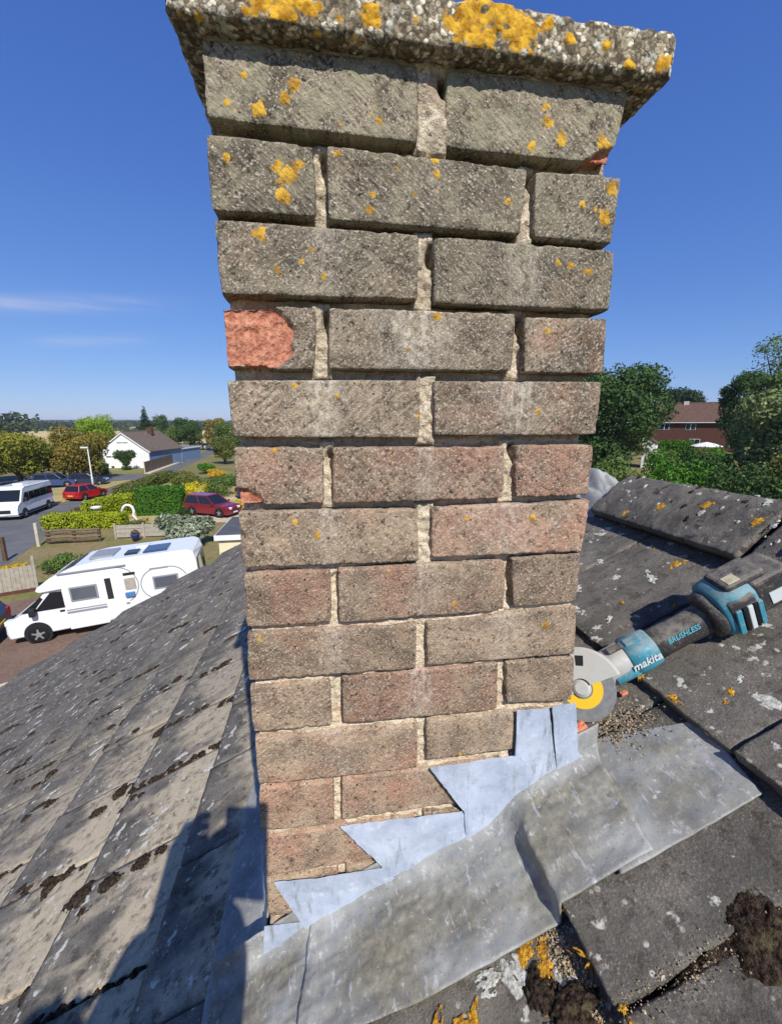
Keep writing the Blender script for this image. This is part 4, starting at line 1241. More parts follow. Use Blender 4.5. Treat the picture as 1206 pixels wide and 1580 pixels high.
dv, df = ringset([(0.017, 0.012), (0.068, 0.012), (0.073, 0.007), (0.073, -0.016), (0.022, -0.018), (0.022, -0.0155), (0.0705, -0.0135), (0.0705, 0.006), (0.067, 0.0095), (0.017, 0.0095)], 40, R(-6), R(186), False)
gd = mk('wheel_guard', dv, df, MAT_GREYM, grinder)
for a_ in (60, 88):
    c_, s_ = math.cos(R(a_)), math.sin(R(a_))
    P = [wp(0.040 * math.cos(R(a_ + d)), 0.040 * math.sin(R(a_ + d)), z) for z in (0.0121, 0.0131) for d in (-9, 9)] + [wp(0.058 * math.cos(R(a_ + d)), 0.058 * math.sin(R(a_ + d)), z) for z in (0.0121, 0.0131) for d in (-7, 7)]
    mk('guard_slot', P, [(0, 1, 5, 4), (2, 6, 7, 3), (0, 4, 6, 2), (1, 3, 7, 5), (2, 3, 1, 0), (4, 5, 7, 6)], MAT_DARK, gd)
# lettering
def lettering(name, txt, mat, M4, size, parent, shear=0.25, ext=0.0004):
    cu = bpy.data.curves.new(name, 'FONT')
    cu.body = txt
    cu.size = size
    cu.shear = shear
    cu.extrude = ext
    cu.offset = size * 0.018
    cu.align_x = 'CENTER'
    cu.align_y = 'CENTER'
    cu.resolution_u = 3
    t = bpy.data.objects.new(name, cu)
    COL.objects.link(t)
    dg = bpy.context.evaluated_depsgraph_get()
    me = bpy.data.meshes.new_from_object(t.evaluated_get(dg))
    me.name = name
    bpy.data.objects.remove(t, do_unlink=True)
    me.materials.clear()
    me.materials.append(mat)
    o = bpy.data.objects.new(name, me)
    link(o, parent)
    o.matrix_local = M4
    return o
def face_m(o_, xdir, nrm):
    z = nrm.normalized()
    x = (xdir - z * xdir.dot(z)).normalized()
    y = z.cross(x)
    return Matrix(((x.x, y.x, z.x, o_[0]), (x.y, y.y, z.y, o_[1]), (x.z, y.z, z.z, o_[2]), (0, 0, 0, 1)))
lettering('lettering', 'makita', MAT_WHITEP, face_m((0.050, -0.0345, 0.004), Vector((1, 0, 0)), Vector((0, -1, 0.12))), 0.021, grinder)
lettering('lettering', 'BRUSHLESS', MAT_TEALP, face_m((0.132, -0.0252, 0.0125), Vector((1, 0, 0)), Vector((0, -0.9, 0.42))), 0.0125, grinder)
lettering('lettering', '18V', MAT_WHITEP, face_m((0.233, -0.012, 0.0575), Vector((1, 0, 0)), Vector((0, 0, 1))), 0.012, grinder)

# ------------------------------------------------------------------ grit and rubble raked out of the joints
def rubble(name, spots, mat, seed, parent=None, **tags):
    rg = np.random.default_rng(seed)
    V, F = [], []
    base = np.array([(1, 0, 0), (-1, 0, 0), (0, 1, 0), (0, -1, 0), (0, 0, 1), (0, 0, -1)], float)
    tri = [(0, 2, 4), (2, 1, 4), (1, 3, 4), (3, 0, 4), (2, 0, 5), (1, 2, 5), (3, 1, 5), (0, 3, 5)]
    for u, v, n, s in spots:
        b = base * (s * rg.uniform(0.6, 1.3, (6, 1))) @ np.linalg.qr(rg.normal(size=(3, 3)))[0]
        b[:, 2] *= 0.8
        k = len(V)
        V += list(b + roof_pt(u, v, n + s * 0.45))
        F += [tuple(i + k for i in t) for t in tri]
    return mk(name, V, np.array(F), mat, parent, False, **tags)
MAT_GRIT = crust_material('mortar_sand', srgb(118, 104, 84), srgb(190, 170, 138))
rg = np.random.default_rng(3)
sp_ = []
for _ in range(1100):
    u = rg.normal(0.625, 0.028)
    v = rg.normal(0.03, 0.03)
    if u > 0.696 or u < 0.55 or v < -0.045 or (u < 0.585 and v < 0.0):
        continue
    sp_.append((u, v, 0.012 - 0.0755 * (u - 0.416) + (0.006 if (v < 0.03 and u < 0.7) else 0.0), abs(rg.normal(0, 0.0010)) + 0.0004))
rubble('mortar_grit', sp_, MAT_GRIT, 4, label='sandy mortar grit raked from the joints beside the grinder', cat='rubble', kind='stuff')
sp_ = [(rg.normal(0.395, 0.012), rg.uniform(-0.235, -0.12), 0.0, abs(rg.normal(0, 0.0008)) + 0.0003) for _ in range(1300)]
sp_ = [(u, v, 0.008 - 0.0755 * (u - 0.085), s) for u, v, _, s in sp_ if u < 0.412]
sp2 = [(rg.normal(0.50, 0.06), rg.normal(-0.236, 0.008), 0.0, abs(rg.normal(0, 0.0006)) + 0.0003) for _ in range(380)]
sp_ += [(u, v, tile_top(u) + (0.004 if v > -0.2345 else 0.0), s) for u, v, _, s in sp2]
rubble('joint_grit', sp_, MAT_GRIT, 6, label='crumbled mortar and grit lying in the joints of the near tiles', cat='rubble', kind='stuff')
def chip(u, v, s, seed, label):
    P, Nn, F = rounded_box(np.array([s, s * 0.6, s * 0.45]), (10, 8, 6), s * 0.3)
    P = P + Nn * (0.22 * s * fbm(P / s * 1.5 + seed, seed, 3))[:, None]
    m = np.array(ROOF_M)[:3, :3]
    W = (P @ m.T)
    o = mk('brick_chip', W, F, MAT_CHIP, None, False, label=label, cat='brick chip')
    o.location = Vector(roof_pt(u, v, 0.012 - 0.0755 * (u - 0.416) + 0.006 + s * 0.4))
MAT_CHIP = plain('fresh_clay', srgb(206, 128, 98), 0.9, 0.2, var=0.15, scale=300)
chip(0.567, 0.040, 0.013, 3, 'small pink brick chip on the lead below the grinder disc')
chip(0.664, 0.060, 0.006, 5, 'tiny pink brick crumb on the tile by the disc rim')

# ------------------------------------------------------------------ ground, road, fields
def gh(x, y):
    """ground rises gently on the side of the brick terrace"""
    t = np.clip((np.asarray(x, float) - 12) / 38, 0, 1)
    return 2.2 * t * t * (3 - 2 * t)
def gz(x, y):
    return GZ + float(gh(x, y))

def grass_material(name, a, b, c_, sc=1.0):
    M = Mat(name, 0.95, 0.1)
    p = M.pos()
    n1 = M.noise(p, 0.35 * sc, 5, 0.6)
    n2 = M.noise(p, 5.0 * sc, 4, 0.7)
    c = M.mix(M.step(n1, 0.35, 0.65), a, b)
    c = M.mix(M.math('MULTIPLY', M.step(n2, 0.45, 0.65), 0.6), c, c_)
    return M.done(c, normal=M.bump(n2, 0.5, 0.05))
MAT_DRY = grass_material('dry_lawn', srgb(158, 142, 92), srgb(186, 166, 116), srgb(112, 116, 62))
MAT_SOIL = grass_material('garden_ground', srgb(140, 124, 88), srgb(116, 116, 66), srgb(96, 88, 58))
MAT_WHEAT = grass_material('stubble_field', srgb(196, 172, 118), srgb(208, 186, 134), srgb(180, 158, 104), 0.05)
MAT_PASTURE = grass_material('pale_pasture', srgb(148, 148, 92), srgb(168, 160, 104), srgb(134, 138, 84), 0.05)
def asphalt_material():
    M = Mat('asphalt', 0.9, 0.25)
    p = M.pos()
    n1 = M.noise(p, 0.5, 5, 0.6)
    n2 = M.noise(p, 30, 3, 0.7)
    c = M.mix(M.step(n1, 0.3, 0.7), srgb(92, 92, 94), srgb(114, 113, 112))
    c = M.mix(M.math('MULTIPLY', n2, 0.4), c, srgb(84, 84, 86))
    return M.done(c, normal=M.bump(n2, 0.3, 0.01))
MAT_ROAD = asphalt_material()
def paving_material():
    M = Mat('block_paving', 0.9, 0.2)
    p = M.pos()
    br = M.n('ShaderNodeTexBrick', {'Vector': M.scale(p, (1, 1, 1), (0, 0, 0), (0, 0, R(15))), 'Scale': 5.0, 'Color1': srgb(112, 90, 78), 'Color2': srgb(134, 110, 94), 'Mortar': srgb(78, 66, 58), 'Mortar Size': 0.02})
    c = M.mix(M.math('MULTIPLY', M.step(M.noise(p, 1.2, 5), 0.4, 0.65), 0.5), br.outputs['Color'], srgb(124, 104, 92))
    return M.done(c)
MAT_PAVE = paving_material()
MAT_CONC = plain('pale_concrete', srgb(190, 180, 158), 0.9, 0.2, var=0.12, scale=2)

a = np.sinh(np.linspace(-7.2, 7.2, 150)) / math.sinh(7.2) * 9000
X, Y = np.meshgrid(a, a, indexing='ij')
Z = GZ + gh(X, Y)
i = np.arange(X.size).reshape(X.shape)
F = np.stack([i[:-1, :-1].ravel(), i[1:, :-1].ravel(), i[1:, 1:].ravel(), i[:-1, 1:].ravel()], 1)
mk('ground', np.stack([X, Y, Z], -1).reshape(-1, 3), F, MAT_SOIL, None, True, kind='structure', label='dry gardens and open land round the house', cat='ground')
def sheet(name, poly, mat, lift, label, thick=0.0, kind='structure'):
    mb = MB()
    if thick:
        mb.prism(poly, GZ - 0.3, GZ + thick, 'z')
    else:
        mb.add([(x, y, gz(x, y) + lift) for x, y in poly], [tuple(range(len(poly)))])
    return mb.build(name, mat, None, kind=kind, label=label, cat=name.split('_')[-1])
ROAD_R = [(-13.5, 10.0), (-16.6, 24.0), (-18.3, 30.5), (-19.7, 38.3), (-21, 48), (-22, 57), (-22.9, 72), (-24.5, 90), (-26.5, 110), (-30, 145)]
ROAD_L = [(-35, 150), (-29.4, 110), (-27.0, 90), (-25.2, 70.5), (-24.3, 60), (-24.0, 47), (-24.4, 41), (-31, 40), (-40, 30), (-30, 8)]
sheet('road', ROAD_R + ROAD_L, MAT_ROAD, 0.004, 'grey asphalt road passing the parked minibus')
sheet('side_road', [(-24.32, 60.2), (-25.22, 67.0), (-48, 66), (-60, 60), (-60, 50), (-31, 52.4), (-26.2, 58.5)], MAT_ROAD, 0.008, 'asphalt side road behind the dry grass island')
sheet('grass_verge', [(-24.1, 42.2), (-24.0, 47), (-24.7, 60), (-26.2, 58.3), (-31, 52.2), (-42, 49), (-42, 41.5), (-31, 41.5)], MAT_DRY, 0, 'dry straw-coloured grass island between the roads', thick=0.09)
sheet('lawn', [(-22.6, 46), (-19.9, 38.6), (-18.0, 33.0), (-9.5, 30.2), (-6.0, 38), (-9, 52), (-21.4, 56)], MAT_DRY, 0.006, 'patchy dry front lawn round the clipped hedges')
sheet('gravel_drive', [(-12.3, 33.0), (-6.5, 32.2), (-3.0, 40), (-9.0, 44), (-12.6, 40.5)], plain('pale_gravel', srgb(188, 170, 148), 0.95, 0.1, var=0.15, scale=3), 0.010, 'pale gravel drive under the dark red car')
sheet('lawn', [(-29, 66.4), (-26.6, 68), (-29.5, 76.2), (-38, 78), (-40, 66)], grass_material('tired_lawn', srgb(118, 118, 70), srgb(142, 132, 84), srgb(96, 106, 56)), 0.012, 'tired green lawn in front of the white bungalow')
sheet('pavement', [(-25.22, 67.4), (-27.02, 90), (-29.42, 110), (-30.2, 110), (-27.7, 90), (-26.1, 67.4)], MAT_CONC, 0, 'pale pavement along the timber fence', thick=0.11)
MB().add([(x, y, GZ + 0.008 + max(0.0, (x + 10.45) * 0.063)) for x, y in ((-13.0, 8), (-13.0, 18.6), (-10.7, 19.2), (-10.7, 8), (-4.7, 18.3), (-3.3, 8))], [(0, 3, 2, 1), (3, 5, 4, 2)]).build('driveway', MAT_PAVE, None, kind='structure', label='brown block-paved drive under the motorhome', cat='driveway')
sheet('path', [(-9.2, 8.5), (-9.0, 11.6), (-7.4, 12.6), (-6.9, 12.2), (-7.0, 8.5)], MAT_CONC, 0, 'pale concrete path edge below the eaves', thick=0.24)
sheet('field', [(-520, 210), (-60, 165), (40, 200), (60, 330), (-420, 480)], MAT_WHEAT, 0.05, 'pale gold stubble field beyond the trees')
sheet('field', [(-900, 560), (-420, 490), (60, 340), (300, 420), (200, 800), (-700, 900)], MAT_PASTURE, 0.05, 'pale green pasture under the distant woods')
# distant low hills
n = 160
t = np.linspace(-1.5, 1.1, n)
ridge = 26 + 16 * fbm(np.stack([t * 5, 0 * t, 0 * t], 1), 61, 4)
V, F = [], []
for k, (rr, hh) in enumerate(((2300, -3.0), (3000, 0.55), (3400, 1.0), (4200, -3.0))):
    for j in range(n):
        V.append((rr * math.sin(t[j]), rr * math.cos(t[j]), GZ + (ridge[j] * hh if hh > 0 else hh)))
i = np.arange(4 * n).reshape(4, n)
mk('hills', V, np.stack([i[:-1, :-1].ravel(), i[:-1, 1:].ravel(), i[1:, 1:].ravel(), i[1:, :-1].ravel()], 1), plain('hill_woods', srgb(62, 74, 52), 1.0, 0.05, var=0.25, scale=0.01), None, True, kind='structure', label='low wooded hills on the horizon', cat='hills')

# ------------------------------------------------------------------ leaves
def leaf_material(name, dark, light, trans=0.25):
    M = Mat(name, 0.75, 0.25)
    t = M.attr('tint')
    c = M.mix(t, dark, light)
    M.b.inputs['Base Color'].default_value = dark
    tr = M.n('ShaderNodeBsdfTranslucent', {'Color': c})
    M.put(M.b.inputs['Base Color'], c)
    ms = M.n('ShaderNodeMixShader', {0: trans})
    M.nt.links.new(M.b.outputs[0], ms.inputs[1])
    M.nt.links.new(tr.outputs[0], ms.inputs[2])
    M.nt.links.new(ms.outputs[0], M.out.inputs['Surface'])
    return M.m
def leaf_cloud(lobes, count, size, rg, shell=0.55, flat=0.0):
    """leaf-sized quads spread through overlapping lobes (cx,cy,cz,rx,ry,rz)"""
    lob = np.array(lobes, float)
    vol = lob[:, 3] * lob[:, 4] * lob[:, 5]
    pick = rg.choice(len(lob), count, p=vol ** 0.8 / (vol ** 0.8).sum())
    d = rg.normal(size=(count, 3))
    d /= np.linalg.norm(d, axis=1, keepdims=True)
    rad = shell + (1 - shell) * rg.random(count) ** 0.7
    rad *= 1 + 0.22 * vn(d * 3.1 + pick[:, None] * 7.7, 5) + 0.10 * vn(d * 8 + pick[:, None], 9)
    C = lob[pick, :3] + d * lob[pick, 3:] * rad[:, None]
    nrm = d + rg.normal(size=(count, 3)) * 0.65
    nrm /= np.linalg.norm(nrm, axis=1, keepdims=True)
    a = np.cross(nrm, rg.normal(size=(count, 3)))
    a /= np.linalg.norm(a, axis=1, keepdims=True)
    b = np.cross(nrm, a)
    s = size * rg.uniform(0.6, 1.35, (count, 1))
    V = np.stack([C + a * s * 0.5, C + b * s * 0.32 + nrm * s * 0.08, C - a * s * 0.5, C - b * s * 0.32 + nrm * s * 0.08], 1).reshape(-1, 3)
    F = np.arange(count * 4).reshape(count, 4)
    tint = np.clip(0.5 + 0.33 * vn(C * (0.9 / max(size * 3.0, 0.15)), 21) + 0.22 * rg.normal(size=count), 0, 1)
    return V, F, np.repeat(tint, 4)
def leaf_box(x0, x1, y0, y1, z1, count, size, rg, rough=0.12, rz=0.0):
    """leaves over the top and sides of a clipped hedge"""
    A = np.array([(x1 - x0) * (y1 - y0), (x1 - x0) * z1, (x1 - x0) * z1, (y1 - y0) * z1, (y1 - y0) * z1])
    face = rg.choice(5, count, p=A / A.sum())
    r_ = rg.random((count, 3))
    P = np.stack([x0 + (x1 - x0) * r_[:, 0], y0 + (y1 - y0) * r_[:, 1], z1 * r_[:, 2]], 1)
    N_ = np.zeros((count, 3))
    for k, (ax_, val, nn) in enumerate(((2, z1, (0, 0, 1)), (1, y0, (0, -1, 0)), (1, y1, (0, 1, 0)), (0, x0, (-1, 0, 0)), (0, x1, (1, 0, 0)))):
        m = face == k
        P[m, ax_] = val
        N_[m] = nn
    bump = rough * vn(P * 1.6, 13)[:, None] + rg.normal(0, rough * 0.45, (count, 1))
    P = P + N_ * bump
    P[:, 2] = np.clip(P[:, 2], 0.02, None)
    nrm = N_ + rg.normal(size=(count, 3)) * 0.6
    nrm /= np.linalg.norm(nrm, axis=1, keepdims=True)
    a = np.cross(nrm, rg.normal(size=(count, 3)))
    a /= np.linalg.norm(a, axis=1, keepdims=True)
    b = np.cross(nrm, a)
    s = size * rg.uniform(0.6, 1.4, (count, 1))
    V = np.stack([P + a * s * 0.5, P + b * s * 0.34, P - a * s * 0.5, P - b * s * 0.34], 1).reshape(-1, 3)
    tint = np.clip(0.5 + 0.3 * vn(P * 2.0, 23) + 0.24 * rg.normal(size=count), 0, 1)
    return V, np.arange(count * 4).reshape(count, 4), np.repeat(tint, 4)
LEAF = {
 'street': leaf_material('leaf_street_tree', srgb(78, 96, 34), srgb(158, 154, 58)),
 'bronze': leaf_material('leaf_bronze_tree', srgb(86, 92, 38), srgb(160, 138, 60)),
 'bright': leaf_material('leaf_bright_green', srgb(92, 124, 28), srgb(160, 186, 52)),
 'mid': leaf_material('leaf_mid_green', srgb(60, 88, 38), srgb(122, 144, 68)),
 'dark': leaf_material('leaf_dark_green', srgb(38, 64, 34), srgb(90, 118, 58)),
 'conifer': leaf_material('leaf_conifer', srgb(26, 44, 30), srgb(62, 82, 50)),
 'lime': leaf_material('leaf_lime_hedge', srgb(122, 138, 22), srgb(184, 192, 44)),
 'box': leaf_material('leaf_clipped_hedge', srgb(44, 92, 22), srgb(96, 146, 44)),
 'olive': leaf_material('leaf_olive_hedge', srgb(70, 84, 34), srgb(122, 126, 60)),
 'yellow': leaf_material('leaf_yellow_shrub', srgb(178, 164, 24), srgb(230, 216, 60)),
 'orange': leaf_material('leaf_orange_shrub', srgb(176, 138, 24), srgb(232, 196, 62)),
 'silver': leaf_material('leaf_silver_shrub', srgb(88, 102, 74), srgb(184, 192, 164)),
 'brown': leaf_material('leaf_brown_shrub', srgb(86, 78, 48), srgb(136, 118, 78)),
 'willow': leaf_material('leaf_grey_willow', srgb(86, 104, 58), srgb(158, 168, 110)),
 'far': leaf_material('leaf_far_wood', srgb(44, 60, 38), srgb(80, 96, 58)),
}
MAT_BARK = plain('bark', srgb(84, 70, 54), 0.95, 0.1, var=0.3, scale=6, bump=0.6)
MAT_CORE = {}
def core_mat(kind):
    return None
rgL = np.random.default_rng(77)
def tree(name, label, x, y, h, w, kind, count=3600, leaf=None, bottom=0.22, lobes=9, trunk=None, group=None, shape='round', base=None, cat='tree'):
    zb = gz(x, y) if base is None else base
    t = empty(name, (x, y, zb), label, cat, group, size=0.5)
    rg = rgL
    L = []
    if shape == 'cone':
        for k in range(lobes):
            f = (k + 0.5) / lobes
            L.append((0, 0, h * (bottom + (1 - bottom) * f), w / 2 * (1.08 - f) + 0.1, w / 2 * (1.08 - f) + 0.1, h * (1 - bottom) / lobes * 0.95))
    else:
        hb = h * bottom
        L.append((0, 0, hb + (h - hb) * 0.5, w * 0.40, w * 0.40, (h - hb) * 0.44))
        for k in range(lobes):
            a_ = k * 2.4 + rg.uniform(-0.4, 0.4)
            f = rg.uniform(0.12, 0.88)
            rr = w * 0.5 * math.sqrt(max(0.05, 1 - (2 * f - 0.95) ** 2)) * rg.uniform(0.55, 0.78)
            q = w * (rg.uniform(0.17, 0.25) if shape != 'sparse' else rg.uniform(0.10, 0.17))
            L.append((rr * math.cos(a_), rr * math.sin(a_), hb + (h - hb) * f, q, q, q * rg.uniform(0.7, 0.95)))
        top = max(l[2] + l[5] for l in L)
        L = [(l[0], l[1], hb + (l[2] - hb) * (h - hb) / (top - hb), *l[3:]) for l in L]
    lf = leaf or max(0.14, w * 0.040)
    V, F, tint = leaf_cloud(L, int(count * (1.0 if shape == 'sparse' else 2.0)), lf * (1.0 if shape == 'sparse' else 1.12), rg, shell=0.6 if shape != 'sparse' else 0.25)
    V[:, 2] = np.maximum(V[:, 2], 0.05)
    mk('crown', V, F, LEAF[kind], t, False, {'tint': tint})
    mb = MB()
    r0 = trunk or max(0.10, w * 0.028)
    mb.tube([(0, 0, -0.1), (0.02 * w, 0, h * 0.2), (0.0, 0.02 * w, h * 0.45), (0.03 * w, 0, h * 0.8)], [r0 * 1.25, r0, r0 * 0.75, r0 * 0.2], 8)
    for l in L[1:7]:
        mb.tube([(0, 0, h * bottom * 0.9), (l[0] * 0.45, l[1] * 0.45, (h * bottom + l[2]) / 2), (l[0] * 0.9, l[1] * 0.9, l[2])], [r0 * 0.6, r0 * 0.4, r0 * 0.12], 5)
    mb.build('trunk', MAT_BARK, t, True)
    return t
def shrub(name, label, x, y, h, w, kind, count=1100, leaf=None, group=None, d=None, base=None):
    zb = gz(x, y) if base is None else base
    t = empty(name, (x, y, zb), label, 'shrub', group or 'garden shrubs', size=0.3)
    L = [(0, 0, h * 0.45, w * 0.36, (d or w) * 0.36, h * 0.42)]
    for k in range(6):
        a_ = k * 1.05 + rgL.uniform(-.3, .3)
        q = rgL.uniform(0.18, 0.26)
        L.append((w * 0.33 * math.cos(a_), (d or w) * 0.33 * math.sin(a_), h * rgL.uniform(0.25, 0.72), w * q, (d or w) * q, h * q * 1.05))
    V, F, tint = leaf_cloud(L, int(count * 1.5), leaf or max(0.09, w * 0.07), rgL, shell=0.5)
    V[:, 2] = np.maximum(V[:, 2], 0.02)
    mk('foliage', V, F, LEAF[kind], t, False, {'tint': tint})
    mb = MB()
    for k in range(4):
        a_ = k * 1.6
        mb.tube([(0.05 * math.cos(a_), 0.05 * math.sin(a_), -0.05), (w * 0.2 * math.cos(a_), w * 0.2 * math.sin(a_), h * 0.6)], [0.03, 0.012], 5)
    mb.build('stem', MAT_BARK, t)
    return t
def hedge(name, label, p0, p1, wid, h, kind, count, leaf=0.12, rough=0.1):
    x, y = p0
    L = math.hypot(p1[0] - x, p1[1] - y)
    rz = math.atan2(p1[1] - y, p1[0] - x)
    t = empty(name, (x, y, gz(x, y)), label, 'hedge', 'clipped garden hedges', rz=rz, size=0.3)
    V, F, tint = leaf_box(0, L, -wid / 2, wid / 2, h, count, leaf, rgL, rough)
    mk('foliage', V, F, LEAF[kind], t, False, {'tint': tint})
    n = (max(3, int(L / 0.3)), 4, 4)
    P, Nn, Fb = rounded_box(np.array([L / 2 - 0.08, wid / 2 - 0.1, h / 2 - 0.06]), n, 0.1)
    P = P + np.array([L / 2, 0, h / 2 - 0.06]) + Nn * (0.05 * fbm(P * 2.5, 3, 2))[:, None]
    mk('twigs', P, Fb, MAT_TWIG, t, True)
    return t
MAT_TWIG = plain('hedge_twigs', srgb(46, 48, 24), 0.95, 0.1, var=0.3, scale=5)

# ------------------------------------------------------------------ trees and hedges on the road side
tree('street_tree', 'round street tree with browning crown and short bare trunk behind the minibus', -35.7, 56.3, 6.6, 7.6, 'street', 5200, 0.26, 0.20, 12, 0.24, 'street trees by the side road')
tree('street_tree', 'round olive-brown street tree overhanging the two parked blue cars', -31.2, 60.2, 6.9, 7.8, 'bronze', 5200, 0.26, 0.22, 12, 0.22, 'street trees by the side road')
tree('street_tree', 'orange-tinged street tree cut off by the picture edge above the minibus', -42.0, 60.0, 6.8, 7.0, 'bronze', 3800, 0.26, 0.22, 10, 0.22, 'street trees by the side road')
tree('broadleaf_tree', 'bright yellow-green tree rising behind the white bungalow gable', -54.5, 116, 9.6, 9.2, 'bright', 4200, 0.34, 0.12, 11)
tree('conifer', 'dark pointed conifer behind the bungalow roof', -54.5, 146, 12.3, 6.0, 'conifer', 2600, 0.36, 0.06, 12, shape='cone')
tree('broadleaf_tree', 'dark spreading tree leaning on the pointed conifer', -51.0, 148, 10.4, 6.5, 'dark', 2000, 0.36, 0.2, 8)
tree('broadleaf_tree', 'low mid-green tree behind the bungalow roof slope', -47.5, 132, 6.6, 6.0, 'mid', 2000, 0.32, 0.1, 8)
tree('broadleaf_tree', 'mid-green tree above the garage roof', -41.5, 130, 6.8, 6.4, 'mid', 2200, 0.32, 0.1, 8)
tree('broadleaf_tree', 'dense dark green round tree past the end of the garage', -36.0, 125.5, 9.0, 7.6, 'dark', 3400, 0.34, 0.1, 10)
tree('broadleaf_tree', 'brownish round tree at the far end of the road', -28.9, 124, 8.8, 6.4, 'bronze', 2600, 0.32, 0.12, 9)
tree('broadleaf_tree', 'green tree beside the brownish one, half hidden by the chimney', -21.5, 105, 7.6, 7.0, 'mid', 2600, 0.32, 0.08, 9)
tree('broadleaf_tree', 'small olive tree overhanging the far end of the long hedge', -17.8, 82, 5.2, 5.0, 'olive', 2000, 0.26, 0.08, 8)
hedge('hedge', 'low lime-green clipped hedge nearest the road, above the rustic fence', (-19.3, 32.3), (-14.2, 32.2), 1.3, 0.98, 'lime', 6500, 0.12)
hedge('hedge', 'taller lime-green hedge running back behind the low one', (-17.3, 34.3), (-16.0, 38.8), 1.7, 1.45, 'lime', 6500, 0.13, 0.14)
hedge('hedge', 'tall dark green box-shaped hedge in front of the dark red car', (-14.9, 36.6), (-11.6, 36.9), 1.9, 2.15, 'box', 7500, 0.13, 0.09)
hedge('hedge', 'long olive hedge lining the road opposite the timber fence', (-19.6, 44.5), (-20.6, 60), 1.6, 1.0, 'olive', 7000, 0.2, 0.16)
hedge('hedge', 'dark low hedge at the foot of the white bungalow', (-35.3, 68.6), (-31.4, 68.0), 1.2, 1.5, 'dark', 2600, 0.18, 0.12)
shrub('shrub', 'large bright yellow shrub behind the dark green box hedge', -13.0, 43.4, 1.9, 2.5, 'yellow', 1500, 0.15)
shrub('shrub', 'smaller yellow shrub next to the large yellow one', -12.0, 47.0, 1.6, 1.8, 'yellow', 1000, 0.15)
shrub('shrub', 'orange-yellow flowering shrub further up the garden', -14.2, 60, 1.4, 2.6, 'orange', 1200, 0.17)
shrub('shrub', 'rounded green shrub by the end of the long hedge', -17.0, 66, 1.8, 2.6, 'box', 1200, 0.18)
shrub('shrub', 'dark green shrub behind the dark red car', -10.6, 45.2, 2.2, 3.2, 'mid', 1500, 0.18)
shrub('shrub', 'loose brown-green shrub between the yellow shrub and the road', -16.0, 52, 2.3, 4.0, 'olive', 1600, 0.2)
shrub('shrub', 'blue-green shrub under the orange-yellow one', -11.2, 52, 1.8, 2.8, 'mid', 1300, 0.18)
shrub('shrub', 'small yellow shrub at the nose of the dark red car', -7.2, 36.9, 1.2, 1.3, 'yellow', 800, 0.11)
shrub('shrub', 'twiggy brown-green shrub at the road end of the lime hedges', -18.9, 36.6, 1.0, 2.4, 'brown', 1100, 0.12)
shrub('shrub', 'small dark conifer-like shrub above the silver-leaved bush', -10.1, 32.2, 1.5, 0.9, 'dark', 900, 0.10)
shrub('shrub', 'silver-leaved bush behind the motorhome roof', -8.3, 26.2, 2.2, 3.2, 'silver', 2600, 0.22, d=2.2)
shrub('shrub', 'low green clump on the dry bank behind the motorhome', -13.0, 22.4, 0.95, 2.0, 'mid', 1300, 0.13)
shrub('shrub', 'low olive clump in the dry lawn below the hedges', -13.2, 31.6, 0.6, 2.0, 'olive', 700, 0.12)
shrub('shrub', 'weedy straw-coloured clump at the picture edge above the side fence', -15.4, 21.6, 0.7, 2.2, 'orange', 700, 0.12)
# topiary in front of the bungalow
tp = empty('topiary_tree', (-31.1, 73.6, GZ), 'dark heart-shaped topiary against the white gable wall', 'tree')
V, F, tint = leaf_cloud([(-0.75, 0, 2.45, .95, .8, .75), (0.75, 0, 2.45, .95, .8, .75), (0, 0, 1.9, 1.0, .8, .8), (0, 0, 1.2, .6, .6, .6), (0.1, 0, 0.35, .8, .7, .35)], 6000, 0.2, rgL, 0.4)
mk('crown', V, F, LEAF['dark'], tp, False, {'tint': tint})
MB().tube([(0, 0, -0.1), (0, 0, 2.2)], [0.14, 0.08], 8).build('trunk', MAT_BARK, tp)
# far woods: masses that read as one
def treeline(name, label, pts, h, n, w, kind='far', seed=1):
    rg = np.random.default_rng(seed)
    L = []
    pts = np.array(pts, float)
    seg = np.linalg.norm(np.diff(pts, axis=0), axis=1)
    cum = np.concatenate([[0], np.cumsum(seg)])
    for s in np.linspace(0, cum[-1], n):
        k = min(len(seg) - 1, np.searchsorted(cum, s, 'right') - 1)
        q = pts[k] + (pts[k + 1] - pts[k]) * (s - cum[k]) / seg[k]
        hh = h * rg.uniform(0.75, 1.12)
        L.append((q[0] + rg.normal(0, w * .3), q[1] + rg.normal(0, w * .4), gz(q[0], q[1]) + hh * 0.48, w * rg.uniform(.8, 1.3), w, hh * 0.52))
    V, F, tint = leaf_cloud(L, n * 60, w * 0.5, rg, 0.6)
    mk(name, V, F, LEAF[kind], None, False, {'tint': tint}, label=label, cat='woods', kind='stuff')
treeline('woods', 'dark wood on the skyline above the street trees', [(-330, 270), (-255, 330), (-212, 355)], 16, 34, 8, seed=2)
treeline('woods', 'far belt of woodland along the edge of the stubble field', [(-900, 420), (-560, 560), (-300, 620), (0, 640), (400, 600)], 10, 120, 10, seed=3)
treeline('woods', 'distant belt of woodland under the hills', [(-1500, 900), (-700, 1150), (0, 1250), (700, 1150)], 14, 130, 15, seed=4)
treeline('woods', 'hedgerow trees between the stubble field and the pasture', [(-420, 485), (-180, 415), (-150, 400)], 4, 40, 4, seed=5)
treeline('woods', 'scattered hedgerow trees across the pale pasture', [(-130, 395), (-20, 365), (40, 350)], 5, 16, 4, seed=6)

